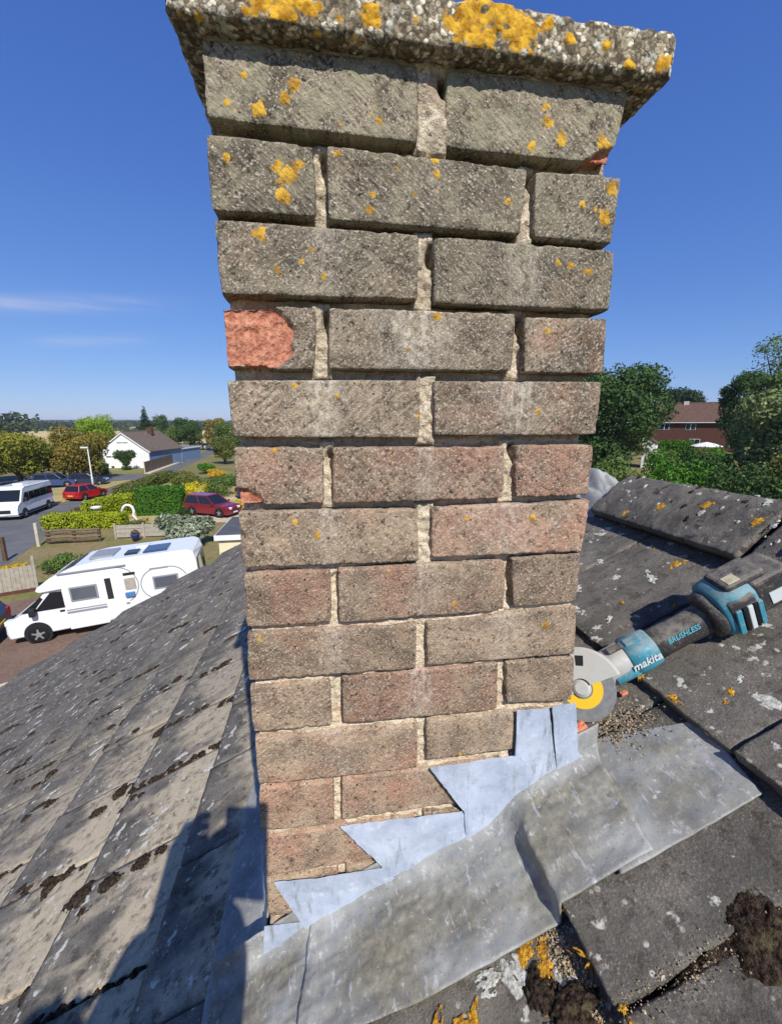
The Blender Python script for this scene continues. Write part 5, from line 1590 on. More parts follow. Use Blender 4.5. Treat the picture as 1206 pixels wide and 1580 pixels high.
# ------------------------------------------------------------------ trees and gardens behind the ridge
tree('broadleaf_tree', 'big dark green tree directly beyond the chimney edge', 35.0, 48.6, 13.2, 12.0, 'dark', 15000, 0.34, 0.06, 16)
tree('pine_tree', 'dark flat-topped pine showing over the terrace roof', 80.5, 87.5, 13.0, 9.5, 'conifer', 2600, 0.45, 0.5, 9)
tree('broadleaf_tree', 'dark tree standing at the end of the terrace roof', 57.0, 51.0, 12.2, 6.5, 'dark', 6500, 0.3, 0.08, 12)
tree('broadleaf_tree', 'shadowy green tree between the terrace and the tall airy tree', 59.5, 46.5, 11.4, 7.5, 'mid', 6500, 0.32, 0.08, 12)
tree('broadleaf_tree', 'tall airy tree with gaps of sky in its crown', 63.0, 51.5, 17.5, 9.5, 'mid', 2600, 0.34, 0.42, 11, shape='sparse')
tree('willow_tree', 'grey-green willow-like tree overhanging the ridge', 31.6, 24.6, 9.0, 7.6, 'willow', 9500, 0.26, 0.10, 14)
tree('broadleaf_tree', 'brownish leafy tree low at the picture edge beyond the ridge', 27.0, 18.0, 6.6, 6.0, 'bronze', 3800, 0.22, 0.04, 10)
shrub('shrub', 'broad green shrub just beyond the chimney above the crumpled lead', 21.0, 27.6, 4.9, 5.4, 'mid', 3200, 0.24)
shrub('shrub', 'leafy bright green shrub above the ridge mortar', 24.0, 25.4, 5.0, 4.2, 'box', 2600, 0.22)
shrub('shrub', 'dark rounded shrub in the middle of the gardens beyond the ridge', 27.5, 26.3, 5.0, 4.4, 'dark', 2600, 0.22)
shrub('shrub', 'dark shrub in the shade under the willow-like tree', 25.0, 20.4, 5.2, 5.0, 'dark', 3000, 0.22)
shrub('shrub', 'light green shrub below the white garden parasol', 36.0, 34.6, 4.2, 3.6, 'box', 1600, 0.2)
shrub('shrub', 'small bright shrub between the gable and the parasol', 33.0, 36.5, 4.0, 3.2, 'mid', 1500, 0.2)
hedge('hedge', 'clipped light green hedge below the terrace windows', (46.5, 53.6), (50.2, 51.2), 1.6, 2.6, 'box', 3800, 0.2, 0.12)
# ------------------------------------------------------------------ buildings
MAT_RENDER = plain('white_render', srgb(232, 232, 228), 0.8, 0.2, var=0.03, scale=0.7)
MAT_GLASS = plain('window_glass', (0.02, 0.025, 0.03), 0.08, 0.6)
MAT_UPVC = plain('white_frame', srgb(232, 232, 230), 0.4, 0.4)
MAT_BROOF = plain('brown_grey_roof', srgb(104, 92, 82), 0.9, 0.2, var=0.18, scale=2.5, bump=0.4)
MAT_REDBRICK = plain('dark_red_brick', srgb(92, 62, 52), 0.9, 0.2, var=0.2, scale=5)
MAT_TROOF = plain('terrace_tiles', srgb(98, 76, 66), 0.9, 0.2, var=0.2, scale=3, bump=0.4)
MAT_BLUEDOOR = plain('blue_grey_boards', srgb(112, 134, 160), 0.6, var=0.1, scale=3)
MAT_WOOD = plain('weathered_timber', srgb(112, 99, 84), 0.9, 0.15, var=0.22, scale=7)
MAT_WOODD = plain('dark_timber', srgb(96, 78, 62), 0.9, 0.15, var=0.25, scale=7)
MAT_GREYW = plain('silvered_boards', srgb(164, 156, 142), 0.9, 0.15, var=0.15, scale=5)

bg = empty('bungalow', (-32.6, 77.0, GZ), 'white rendered bungalow with brown-grey pitched roof, gable to the road', 'bungalow', rz=R(-10))
W2, DD, EH, RH = 4.15, 11.0, 2.9, 5.85
MB().prism([(-W2, -0.1), (W2, -0.1), (W2, EH), (0, RH), (-W2, EH)], 0, DD).build('wall', MAT_RENDER, bg)
rf = empty('roof', (0, 0, 0), parent=bg)
sl = (RH - EH) / W2
for s in (-1, 1):
    o = MB().prism([(0, RH + 0.03), (s * (W2 + 0.35), EH - 0.35 * sl + 0.03), (s * (W2 + 0.35), EH - 0.35 * sl + 0.15), (0, RH + 0.17)], -0.18, DD + 0.15).build('roof_slope', MAT_BROOF, rf)
    MB().prism([(0, RH - 0.16), (s * (W2 + 0.36), EH - 0.36 * sl - 0.16), (s * (W2 + 0.36), EH - 0.36 * sl + 0.03), (0, RH + 0.03)], -0.22, -0.17).build('bargeboard', MAT_UPVC, rf)
MB().tube([(0, -0.15, RH + 0.14), (0, DD + 0.12, RH + 0.14)], 0.12, 8).build('ridge', MAT_BROOF, rf)
MB().box(0.5, 1.3, 6.5, 7.2, RH - 0.6, RH + 0.75).build('chimney_stack', MAT_REDBRICK, rf)
def window(parent, x0, x1, z0, z1, y=-0.02, n=2, name='window'):
    w = MB().box(x0, x1, y - 0.03, y + 0.02, z0, z1).build(name, MAT_UPVC, parent)
    k = (x1 - x0) / n
    for j in range(n):
        MB().box(x0 + j * k + 0.06, x0 + (j + 1) * k - 0.06, y - 0.05, y - 0.031, z0 + 0.06, z1 - 0.06).build('pane', MAT_GLASS, w)
    return w
window(bg, -3.1, -1.2, 1.75, 2.05)
window(bg, -1.0, 0.9, 4.15, 4.35)
MB().box(-2.2, -1.9, -0.3, -0.02, 0.0, 0.35).build('plant_pot', MAT_REDBRICK, bg)
MB().box(W2 + 0.003, W2 + 0.03, 0.12, 10.8, 0, 2.7).build('added_side_panel', MAT_BLUEDOOR, bg)  # added blue-grey panel; its colour stands in for shade on the white wall
gr = empty('garage', (-29.6, 89.5, GZ), 'low blue-grey garage with white fascia beside the bungalow', 'garage', rz=R(-8))
MB().box(-1.6, 2.2, 0, 9, -0.1, 2.35).build('wall', MAT_BLUEDOOR, gr)
MB().box(-1.8, 2.4, -0.25, 9.2, 2.35, 2.6).build('fascia', MAT_UPVC, gr)
MB().box(-1.75, 2.35, -0.2, 9.15, 2.6, 2.66).build('flat_roof', plain('felt_roof', srgb(120, 124, 130), 0.9), gr)
MB().box(-1.0, 1.6, -0.04, 0.02, 0.05, 2.1).build('door', plain('garage_door', srgb(92, 110, 134), 0.6), gr)
# timber panel fence between bungalow and road
fn = empty('timber_fence', (-26.1, 67.6, GZ), 'grey-brown timber panel fence running from the bungalow along the road', 'fence')
fx0, fy0, fx1, fy1 = 0, 0, -2.2, 31.0
for k in range(9):
    a0, a1 = k / 9, (k + 1) / 9
    px, py = fx1 * a0, fy1 * a0
    d_ = math.atan2(fy1, fx1)
    p = empty('fence_panel', (px, py, 0), parent=fn, rz=d_)
    L = math.hypot(fx1, fy1) / 9
    for j in range(10):
        MB().box(0.1 + j * (L - 0.2) / 10, 0.1 + (j + 0.93) * (L - 0.2) / 10, -0.015 - 0.008 * (j % 2), 0.015, 0.12, 1.72 + 0.02 * ((j * 7) % 3)).build('plank', MAT_WOOD, p)
    MB().box(0.0, L, -0.05, 0.05, 0, 0.12).build('gravel_board', MAT_CONC, p)
    MB().box(-0.05, 0.08, -0.06, 0.06, 0, 1.85).build('post', MAT_CONC if k == 0 else MAT_WOODD, p)
pr = empty('brick_pier', (-28.5, 99.2, GZ), 'orange brick pier at the far end of the timber fence', 'pier')
MB().box(-0.4, 0.6, 0, 3.0, 0, 1.3).build('pier_body', plain('orange_brick', srgb(186, 120, 84), 0.9, var=0.15, scale=5), pr)
MB().box(-0.5, 0.7, -0.1, 3.1, 1.3, 1.42).build('coping', MAT_CONC, pr)

# brick terrace beyond the ridge
tv = Vector((45.4 - 39.9, 41.8 - 47.1, 0)).normalized()
tr = empty('terrace_house', (58.2, 75.2, gz(62, 72)), 'dark red brick terrace with brown tiled roof and white windows beyond the gardens', 'house', rz=math.atan2(tv.y, tv.x))
TL = 21.0
z_e, z_r = 5.35, 8.45
MB().prism([(0, -0.3), (7.5, -0.3), (7.5, z_e), (3.75, z_r), (0, z_e)], 0, TL, 'x').build('wall', MAT_REDBRICK, tr)
rf = empty('roof', (0, 0, 0), parent=tr)
for y0_, y1_ in ((-0.35, 3.75), (7.85, 3.75)):
    MB().prism([(y0_, z_e - 0.25), (y1_, z_r + 0.05), (y1_, z_r + 0.2), (y0_, z_e - 0.08)], -0.2, TL + 0.2, 'x').build('roof_slope', MAT_TROOF, rf)
MB().tube([(-0.2, 3.75, z_r + 0.15), (TL + 0.2, 3.75, z_r + 0.15)], 0.14, 8).build('ridge', MAT_TROOF, rf)
MB().box(8.6, 9.4, 3.3, 4.2, z_r - 0.4, z_r + 0.5).build('chimney_stack', plain('pale_stack', srgb(196, 190, 180), 0.8), rf)
for x_ in (1.0, 5.4, 9.4, 14.6, 18.4):
    window(tr, x_, x_ + 1.5, z_e - 1.55, z_e - 0.42, n=2)
for x_ in (2.2, 10.2, 16.0):
    window(tr, x_, x_ + 1.6, 0.8, 2.2, n=2)
MB().box(0, TL, -0.5, -0.35, z_e - 0.32, z_e - 0.2).build('gutter', MAT_UPVC, tr)
# garden parasol and pale shed
ps = empty('garden_parasol', (49.2, 48.2, gz(49.2, 48.2)), 'open white garden parasol in front of the terrace', 'parasol')
rings = []
for r_, z in ((1.75, 2.05), (1.72, 2.12), (0.9, 2.42), (0.06, 2.62)):
    rings.append([(r_ * math.cos(k * math.pi / 4), r_ * math.sin(k * math.pi / 4), z) for k in range(8)])
MB().loft(rings).build('canopy', plain('white_canvas', srgb(226, 226, 220), 0.8), ps)
MB().tube([(0, 0, 0), (0, 0, 2.6)], 0.03, 8).build('pole', MAT_WOOD, ps)
MB().lathe([(0.3, 0), (0.3, 0.08), (0.05, 0.12)], 16).build('base', MAT_CONC, ps)
sh = empty('garden_shed', (39.6, 46.6, gz(39.6, 46.6)), 'small white garden building beside the big dark green tree', 'shed', rz=R(-45))
MB().prism([(-0.7, 0), (0.7, 0), (0.7, 3.0), (0, 3.5), (-0.7, 3.0)], 0, 2.2).build('wall', MAT_RENDER, sh)
for s in (-1, 1):
    MB().prism([(0, 3.53), (s * 0.85, 2.95), (s * 0.85, 3.03), (0, 3.62)], -0.1, 2.3).build('roof_slope', MAT_TROOF, sh)
MB().box(-0.35, 0.35, -0.03, 0.02, 0.05, 2.0).build('door', MAT_GREYW, sh)

# flat-roofed outbuilding behind the motorhome
ob = empty('outbuilding', (-4.7, 18.35, GZ), 'flat-roofed cream outbuilding with white fascia behind the motorhome', 'outbuilding')
MB().box(0.15, 6.8, 0.15, 3.6, -0.1, 2.3).build('wall', plain('cream_wall', srgb(226, 214, 176), 0.85, var=0.05, scale=2), ob)
MB().box(0, 6.95, 0, 3.75, 2.3, 2.52).build('fascia', MAT_UPVC, ob)
MB().box(0.06, 6.89, 0.06, 3.69, 2.52, 2.56).build('flat_roof', plain('dark_felt', srgb(82, 82, 86), 0.9, var=0.15, scale=2), ob)
MB().box(0.8, 1.7, 0.10, 0.16, 0, 2.0).build('door', MAT_BLUEDOOR, ob)

# ------------------------------------------------------------------ garden fences and ornaments
rl = empty('rustic_fence', (-16.8, 27.9, GZ), 'rustic brown rail fence below the low lime hedge', 'fence', rz=R(4))
for k in range(3):
    MB().box(-0.07 + k * 1.4, 0.07 + k * 1.4, -0.07, 0.07, -0.1, 1.0 - 0.06 * k).build('post', MAT_WOODD, rl)
for k, z in enumerate((0.16, 0.38, 0.60, 0.82)):
    MB().tube([(-0.1, -0.05, z), (0.9, -0.06, z + 0.05), (1.9, -0.05, z - 0.03), (2.9, -0.06, z + 0.02)], [0.075, 0.085, 0.08, 0.07], 7).build('rail', MAT_WOOD if k % 2 else MAT_WOODD, rl)
pst = MB().box(-0.08, 0.08, -0.08, 0.08, -0.1, 1.45).build('gate_post', MAT_CONC, None, bevel=0.02, loc=(-17.15, 27.5, GZ), label='pale square gate post at the end of the rustic fence', cat='post')
pst2 = MB().box(-0.09, 0.09, -0.09, 0.09, -0.1, 1.35).build('gate_post', MAT_WOODD, None, bevel=0.02, loc=(-17.1, 24.6, GZ), label='brown timber post beside the road at the picture edge', cat='post')
pf = empty('panel_fence', (-13.3, 28.6, GZ), 'low silvered board fence between rustic fence and silver bush', 'fence', rz=R(1))
for k in range(3):
    MB().box(-0.05 + 1.7 * k, 0.05 + 1.7 * k, -0.05, 0.05, -0.1, 1.0).build('post', MAT_GREYW, pf)
for k in range(2):
    for j, z in enumerate((0.08, 0.36, 0.64)):
        MB().box(0.06 + 1.7 * k, 1.64 + 1.7 * k, -0.02, 0.02, z, z + 0.25).build('plank', MAT_GREYW, pf)
sf = empty('side_fence', (-17.6, 17.5, GZ), 'grey close-boarded fence behind the motorhome cab', 'fence', rz=math.atan2(2.2, 4.9))
for k in range(4):
    MB().box(-0.05 + 1.79 * k, 0.05 + 1.79 * k, -0.06, 0.04, -0.1, 1.32 + (0.3 if k == 3 else 0)).build('post', MAT_GREYW, sf)
for k in range(3):
    for j in range(11):
        MB().box(0.06 + 1.79 * k + j * 0.152, 0.06 + 1.79 * k + (j + 0.94) * 0.152, -0.015 - 0.01 * (j % 2), 0.012, 0.16, 1.18 + 0.015 * ((j * 5) % 3)).build('plank', MAT_GREYW, sf)
    MB().box(0.0 + 1.79 * k, 1.79 + 1.79 * k, -0.04, 0.03, -0.05, 0.16).build('gravel_board', MAT_REDBRICK, sf)
st = MB()
pts = [(0.55 * math.cos(R(a_)) * 0.75, 0, 0.75 + 0.5 * math.sin(R(a_))) for a_ in range(-40, 221, 20)]
st.tube([(0.62, 0, 0)] + pts, 0.10, 8)
st.build('garden_arch', MAT_UPVC, None, True, loc=(-14.7, 34.0, GZ), label='small white arched garden ornament beside the lime hedge', cat='ornament')
bb = empty('bird_bath', (-16.6, 33.4, GZ), 'small white bird bath top showing over the low lime hedge', 'bird bath')
MB().lathe([(0.16, 0), (0.09, 0.1), (0.07, 1.0), (0.10, 1.1)], 12).build('pedestal', MAT_UPVC, bb)
MB().lathe([(0.10, 1.1), (0.34, 1.2), (0.36, 1.3), (0.3, 1.3), (0.05, 1.2)], 16).build('basin', MAT_UPVC, bb)
pt = empty('plant_pot', (-11.8, 27.8, GZ), 'glazed blue plant pot in front of the board fence', 'pot')
MB().lathe([(0.16, 0), (0.27, 0.42), (0.30, 0.46), (0.25, 0.46), (0.22, 0.4), (0.02, 0.38)], 16).build('pot', plain('blue_glaze', srgb(50, 66, 140), 0.25), pt, True)
V, F, tint = leaf_cloud([(0, 0, 0.55, .25, .25, .2)], 200, 0.1, rgL)
mk('foliage', V, F, LEAF['brown'], pt, False, {'tint': tint})
# street lamp
lp = empty('street_lamp', (-26.1, 52.8, GZ + 0.09), 'slim pale grey street lamp column on the grass island', 'street lamp')
MB().tube([(0, 0, -0.1), (0, 0, 1.2), (0, 0, 1.25), (-0.02, 0, 4.5)], [0.11, 0.11, 0.075, 0.055], 10).build('column', plain('galvanised', srgb(190, 196, 190), 0.5), lp, True)
MB().box(-0.75, 0.06, -0.12, 0.12, 4.48, 4.66).build('lantern', plain('lamp_head', srgb(205, 208, 204), 0.5), lp, bevel=0.05)

# ------------------------------------------------------------------ vehicles
MAT_TYRE = plain('tyre', srgb(30, 30, 31), 0.85, 0.2)
MAT_RIM = plain('alloy_rim', srgb(176, 178, 180), 0.35, 0.5, metal=0.6)
MAT_VGLASS = plain('vehicle_glass', (0.012, 0.014, 0.018), 0.06, 0.6)
MAT_LAMP = plain('lamp_glass', srgb(220, 224, 226), 0.15, 0.6)
MAT_TAIL = plain('tail_lamp', srgb(150, 20, 22), 0.2, 0.5)
MAT_TRIM = plain('black_trim', srgb(34, 35, 37), 0.6)
MAT_PLATE_W = plain('number_plate', srgb(214, 214, 208), 0.5)
MAT_PLATE_Y = plain('rear_number_plate', srgb(214, 184, 60), 0.5)
def hoop(name, prof, n, c, mat, parent):
    m = len(prof)
    v = [(c[0] + r_ * math.cos(2 * math.pi * k / n), c[1] + a, c[2] + r_ * math.sin(2 * math.pi * k / n)) for k in range(n) for r_, a in prof]
    f = [(k * m + j, ((k + 1) % n) * m + j, ((k + 1) % n) * m + (j + 1) % m, k * m + (j + 1) % m) for k in range(n) for j in range(m)]
    return MB().add(v, f).build(name, mat, parent)
def wheel(parent, x, y, r_=0.32, w=0.2, side=-1):
    t = MB().lathe([(r_ * 0.62, -w / 2), (r_ * 0.96, -w / 2), (r_, -w / 2 + 0.03), (r_, w / 2 - 0.03), (r_ * 0.96, w / 2), (r_ * 0.62, w / 2)], 24, 'y').build('wheel', MAT_TYRE, parent, True, loc=(x, y, r_))
    yo = side * (w / 2 - 0.005)
    MB().lathe([(0.01, yo + side * 0.012), (r_ * 0.2, yo + side * 0.012), (r_ * 0.6, yo - side * 0.03), (r_ * 0.66, yo), (r_ * 0.66, yo - side * 0.04), (0.01, yo - side * 0.05)], 24, 'y').build('rim', MAT_RIM, t)
    for k in range(5):
        a_ = k * 2 * math.pi / 5
        c_, s_ = math.cos(a_), math.sin(a_)
        MB().box(-0.03, 0.03, min(yo, yo + side * 0.008), max(yo, yo + side * 0.008), 0.05, r_ * 0.62).build('spoke', MAT_RIM, t).rotation_euler = (0, a_, 0)
    return t
def car(name, label, loc, heading, paint, L=4.2, W=1.75, H=1.48, kind='hatch', cat='car', group='cars parked about the road and drives'):
    """heading: direction of the nose in degrees from +X"""
    t = empty(name, (loc[0], loc[1], GZ + (loc[2] if len(loc) > 2 else 0.01)), label, cat, group, rz=R(heading), size=0.5)
    h2, hh = L / 2, H
    bz = hh * 0.60                                      # waist line
    nose = 0.62 if kind == 'hatch' else 0.66
    low = [(-h2 + 0.06, 0.26), (-h2, 0.42), (-h2 + 0.02, bz * 0.92), (-h2 + 0.10, bz + 0.02), (h2 * 0.34, bz), (h2 * 0.80, bz * 0.90), (h2 - 0.04, bz * 0.76), (h2, bz * 0.52), (h2 - 0.05, 0.24)]
    rings = []
    for y, sx, dz in ((-W / 2 + 0.02, 0.955, -0.05), (-W / 2, 0.985, -0.01), (-W / 2 + 0.12, 1.0, 0.0), (W / 2 - 0.12, 1.0, 0.0), (W / 2, 0.985, -0.01), (W / 2 - 0.02, 0.955, -0.05)):
        yy = y
        rings.append([(x * sx, yy, max(0.2, z + (dz if z > 0.5 else 0))) for x, z in low])
    mb = MB()
    mb.loft(rings)
    body = mb.build('body', paint, t, False, bevel=0.04, seg=2)
    # cabin: glass block, then roof skin and pillars over it
    rear0, rear1 = (-h2 + 0.12, -h2 + 0.42) if kind == 'hatch' else (-h2 + 0.08, -h2 + 0.30)
    f0, f1 = h2 * 0.40, h2 * 0.02
    wb, wt = W / 2 - 0.05, W / 2 - 0.22
    ringb = [(rear0, -wb, bz - 0.02), (f0, -wb, bz - 0.02), (f0, wb, bz - 0.02), (rear0, wb, bz - 0.02)]
    ringt = [(rear1, -wt, hh - 0.06), (f1, -wt, hh - 0.06), (f1, wt, hh - 0.06), (rear1, wt, hh - 0.06)]
    MB().loft([ringb, ringt]).build('windows', MAT_VGLASS, t, False, bevel=0.02)
    MB().loft([[(rear1 - 0.05, -wt - 0.02, hh - 0.075), (f1 + 0.07, -wt - 0.02, hh - 0.075), (f1 + 0.07, wt + 0.02, hh - 0.075), (rear1 - 0.05, wt + 0.02, hh - 0.075)],
               [(rear1 + 0.02, -wt + 0.05, hh), (f1 - 0.06, -wt + 0.05, hh - 0.005), (f1 - 0.06, wt - 0.05, hh - 0.005), (rear1 + 0.02, wt - 0.05, hh)]]).build('roof', paint, t, False, bevel=0.025)
    for s in (-1, 1):
        for (xb, xt) in ((f0 + 0.02, f1 + 0.03), (rear0 + 0.03, rear1 + 0.03), ((f0 + rear0) / 2 + 0.05, (f1 + rear1) / 2 + 0.05)):
            MB().tube([(xb, s * (wb + 0.005), bz - 0.02), (xt, s * (wt + 0.005), hh - 0.06)], 0.04, 6).build('pillar', paint, t)
        MB().box(f0 - 0.16, f0 + 0.02, s * (W / 2 + 0.08) - 0.08, s * (W / 2 + 0.08) + 0.08, bz, bz + 0.15).build('mirror', paint, t, bevel=0.03)
        for x in (-h2 * 0.60, h2 * 0.62):
            wheel(t, x, s * (W / 2 - 0.065), 0.32 if kind == 'hatch' else 0.36, 0.2, s)
            MB().lathe([(0.39 if kind == 'hatch' else 0.43, -0.012), (0.39 if kind == 'hatch' else 0.43, 0.012)], 20, 'y', (x, s * (W / 2 - 0.004), 0.35)).build('wheel_arch', MAT_TRIM, t)
        MB().box(h2 - 0.22, h2 - 0.02, s * (W / 2 - 0.42) - 0.16, s * (W / 2 - 0.42) + 0.16, bz * 0.62, bz * 0.80).build('headlight', MAT_LAMP, t, bevel=0.03)
        MB().box(-h2 - 0.01, -h2 + 0.10, s * (W / 2 - 0.2) - 0.10, s * (W / 2 - 0.2) + 0.10, bz * 0.66, bz * 0.98).build('tail_light', MAT_TAIL, t, bevel=0.02)
    MB().box(h2 - 0.06, h2 + 0.012, -0.45, 0.45, bz * 0.40, bz * 0.56).build('grille', MAT_TRIM, t, bevel=0.01)
    MB().box(h2 - 0.01, h2 + 0.02, -0.26, 0.26, 0.34, 0.45).build('number_plate', MAT_PLATE_W, t)
    MB().box(-h2 - 0.02, -h2 + 0.01, -0.26, 0.26, 0.48, 0.59).build('number_plate', MAT_PLATE_Y, t)
    return t
def paint(name, c, rough=0.3):
    M = Mat(name, rough, 0.5)
    M.b.inputs['Coat Weight'].default_value = 0.6
    return M.done(c)
P_RED = paint('red_paint', srgb(176, 26, 34))
P_DRED = paint('dark_red_paint', srgb(118, 16, 34))
P_BLUE = paint('blue_paint', srgb(52, 72, 112))
P_NAVY = paint('navy_paint', srgb(34, 42, 66))
P_WHITE = paint('white_vehicle_paint', srgb(226, 228, 228))
car('parked_car', 'small bright red hatchback seen from behind on the grass edge', (-23.3, 45.6, 0.01), 76, P_RED, 3.8, 1.68, 1.5)
car('parked_car', 'dark red estate car parked on the gravel drive', (-8.9, 35.4, 0.02), -28, P_DRED, 4.4, 1.8, 1.66, 'suv')
car('parked_car', 'blue car under the street trees, furthest from the lamp', (-31.0, 55.0, 0.02), 8, P_BLUE, 4.3, 1.8, 1.62, 'suv')
car('parked_car', 'dark car with pale bonnet nearest the street lamp', (-28.0, 55.9, 0.02), 12, P_NAVY, 4.0, 1.75, 1.5)
car('parked_car', 'navy car cut by the picture edge in front of the motorhome', (-13.05, 14.5, 0.02), 195, P_NAVY, 4.2, 1.78, 1.5)
car('parked_car', 'dark blue car half hidden by the chimney behind the yellow shrub', (-6.6, 44.0, 0.01), 20, P_NAVY, 4.2, 1.78, 1.5)
car('parked_car', 'white car far up the road by the brownish tree', (-33.2, 131, 0.01), 100, P_WHITE, 4.4, 1.85, 1.9, 'suv')

def added_side_panel(mb, poly, y0, y1):
    return mb.prism(poly, y0, y1)
# white minibus
mbus = empty('minibus', (-24.5, 38.4, GZ + 0.01), 'white high-roofed minibus with dark windows parked in the road', 'minibus', rz=R(-83), size=0.5)
prof = [(-2.95, 0.32), (-3.0, 0.6), (-2.98, 2.2), (-2.85, 2.42), (1.35, 2.46), (1.75, 2.30), (2.35, 1.35), (2.85, 1.12), (3.0, 0.9), (3.02, 0.45), (2.92, 0.3)]
rings = []
for y, k in ((-0.99, 0.0), (-1.0, 0.0), (-0.93, 1), (0.93, 1), (1.0, 0), (0.99, 0)):
    rings.append([(x * (0.985 if abs(y) > 0.98 else 1), y * (0.93 if z > 2.0 else 1.0), z - (0.06 if (abs(y) > 0.98 and z > 2.1) else 0)) for x, z in prof])
MB().loft(rings).build('body', P_WHITE, mbus, bevel=0.05)
for s in (-1, 1):
    ys = s * 1.0
    for (x0, x1) in ((-2.8, -1.85), (-1.78, -0.80), (-0.73, 0.25), (0.32, 1.02)):
        MB().box(x0, x1, min(ys * 0.985, ys * 1.008), max(ys * 0.985, ys * 1.008), 1.32, 1.98).build('side_window', MAT_VGLASS, mbus, bevel=0.01)
    MB().prism([(1.12, 1.28), (2.05, 1.28), (1.62, 1.98), (1.12, 1.98)], min(ys * 0.985, ys * 1.008), max(ys * 0.985, ys * 1.008)).build('door_window', MAT_VGLASS, mbus)
    MB().box(-2.9, 2.9, min(ys, ys * 1.012), max(ys, ys * 1.012), 0.34, 0.50).build('sill', MAT_TRIM, mbus)
    for x in (-1.85, 1.95):
        wheel(mbus, x, s * 0.94, 0.35, 0.22, s)
        MB().lathe([(0.43, -0.012), (0.43, 0.012)], 22, 'y', (x, s * 0.998, 0.38)).build('wheel_arch', MAT_TRIM, mbus)
    MB().box(1.85, 2.05, s * 1.18 - 0.1, s * 1.18 + 0.1, 1.32, 1.65).build('mirror', MAT_TRIM, mbus, bevel=0.04)
    MB().box(2.72, 3.0, s * 0.72 - 0.18, s * 0.72 + 0.18, 0.86, 1.08).build('headlight', MAT_LAMP, mbus, bevel=0.03)
    MB().box(-3.02, -2.95, s * 0.88 - 0.07, s * 0.88 + 0.07, 0.9, 1.4).build('tail_light', MAT_TAIL, mbus)
MB().loft([[(1.80, -0.86, 2.20), (1.80, 0.86, 2.20), (1.82, 0.86, 2.22), (1.82, -0.86, 2.22)], [(2.33, -0.9, 1.40), (2.33, 0.9, 1.40), (2.37, 0.9, 1.41), (2.37, -0.9, 1.41)]]).build('windscreen', MAT_VGLASS, mbus)
MB().box(2.95, 3.04, -0.55, 0.55, 0.55, 0.82).build('grille', MAT_TRIM, mbus, bevel=0.02)
MB().box(3.02, 3.05, -0.26, 0.26, 0.40, 0.51).build('number_plate', MAT_PLATE_W, mbus)
MB().box(-0.6, 0.3, -0.35, 0.35, 2.45, 2.55).build('roof_vent', P_WHITE, mbus, bevel=0.03)

# white coachbuilt motorhome
mh = empty('motorhome', (-10.36, 14.12, GZ + 0.012), 'long white motorhome with grey side graphics parked on the brown drive', 'motorhome', rz=R(10), size=0.5)
mh.rotation_euler = (0, R(-3.6), R(8.5))
mh.scale = (0.915, 0.915, 0.915)
MAT_GRY = plain('grey_graphic', srgb(138, 142, 148), 0.5)
MAT_MHW = paint('motorhome_white', srgb(230, 232, 230), 0.35)
WID = 2.22
cab = [(0.05, 0.30), (0.0, 0.5), (0.02, 0.78), (0.18, 0.98), (0.62, 1.16), (0.86, 1.24), (1.50, 1.98), (2.2, 2.05), (2.2, 0.36)]
rings = [[(x + (0.10 if abs(y - WID / 2) > WID / 2 - 0.13 and x < 0.4 else 0), y, z) for x, z in cab] for y in (0.10, 0.16, 0.5, WID - 0.5, WID - 0.16, WID - 0.10)]
MB().loft(rings).build('cab', MAT_MHW, mh, bevel=0.05)
pod = [(2.02, 0.34), (2.02, 1.95), (1.34, 1.92), (1.22, 2.0), (1.30, 2.12), (1.75, 2.42), (2.5, 2.70), (3.2, 2.78), (6.35, 2.78), (6.55, 2.66), (6.62, 2.3), (6.62, 0.40)]
rings = [[(x, y, z - (0.05 if (y < 0.03 or y > WID - 0.03) and z > 2.2 else 0)) for x, z in pod] for y in (0.0, 0.05, WID - 0.05, WID)]
MB().loft(rings).build('coach_body', MAT_MHW, mh, bevel=0.04)
def mbx(name, x0, x1, z0, z1, mat, y0=-0.02, y1=0.01, bevel=0.0, parent=None):
    return MB().box(x0, x1, y0, y1, z0, z1).build(name, mat, parent or mh, bevel=bevel)
MB().prism([(1.02, 1.22), (1.98, 1.22), (1.98, 1.86), (1.62, 1.86)], 0.085, 0.11).build('cab_window', MAT_VGLASS, mh)
MB().prism([(0.60, 1.22), (0.98, 1.22), (1.36, 1.66), (1.30, 1.74)], 0.083, 0.108).build('windscreen_edge', MAT_VGLASS, mh)
MB().loft([[(0.88, 0.2, 1.27), (0.88, WID - 0.2, 1.27), (0.85, WID - 0.2, 1.27), (0.85, 0.2, 1.27)], [(1.47, 0.25, 1.955), (1.47, WID - 0.25, 1.955), (1.44, WID - 0.25, 1.965), (1.44, 0.25, 1.965)]]).build('windscreen', MAT_VGLASS, mh)
MB().box(0.92, 1.12, -0.16, 0.06, 1.10, 1.42).build('mirror', MAT_TRIM, mh, bevel=0.05)
MB().box(0.02, 0.30, 0.12, 0.42, 0.80, 1.0).build('headlight', MAT_LAMP, mh, bevel=0.04)
MB().box(-0.02, 0.1, 0.4, WID - 0.4, 0.5, 0.72).build('grille', MAT_TRIM, mh, bevel=0.03)
MB().box(1.80, 1.95, 0.07, 0.10, 1.08, 1.14).build('door_handle', MAT_TRIM, mh)
for x in (0.98, 4.9):
    wheel(mh, x, 0.17 if x < 2 else 0.07, 0.34, 0.22, -1)
    wheel(mh, x, WID - 0.22, 0.34, 0.22, 1)
    MB().lathe([(0.44, -0.02), (0.44, 0.02)], 24, 'y', (x, 0.102 if x < 2 else 0.0, 0.38)).build('wheel_arch', MAT_TRIM, mh)
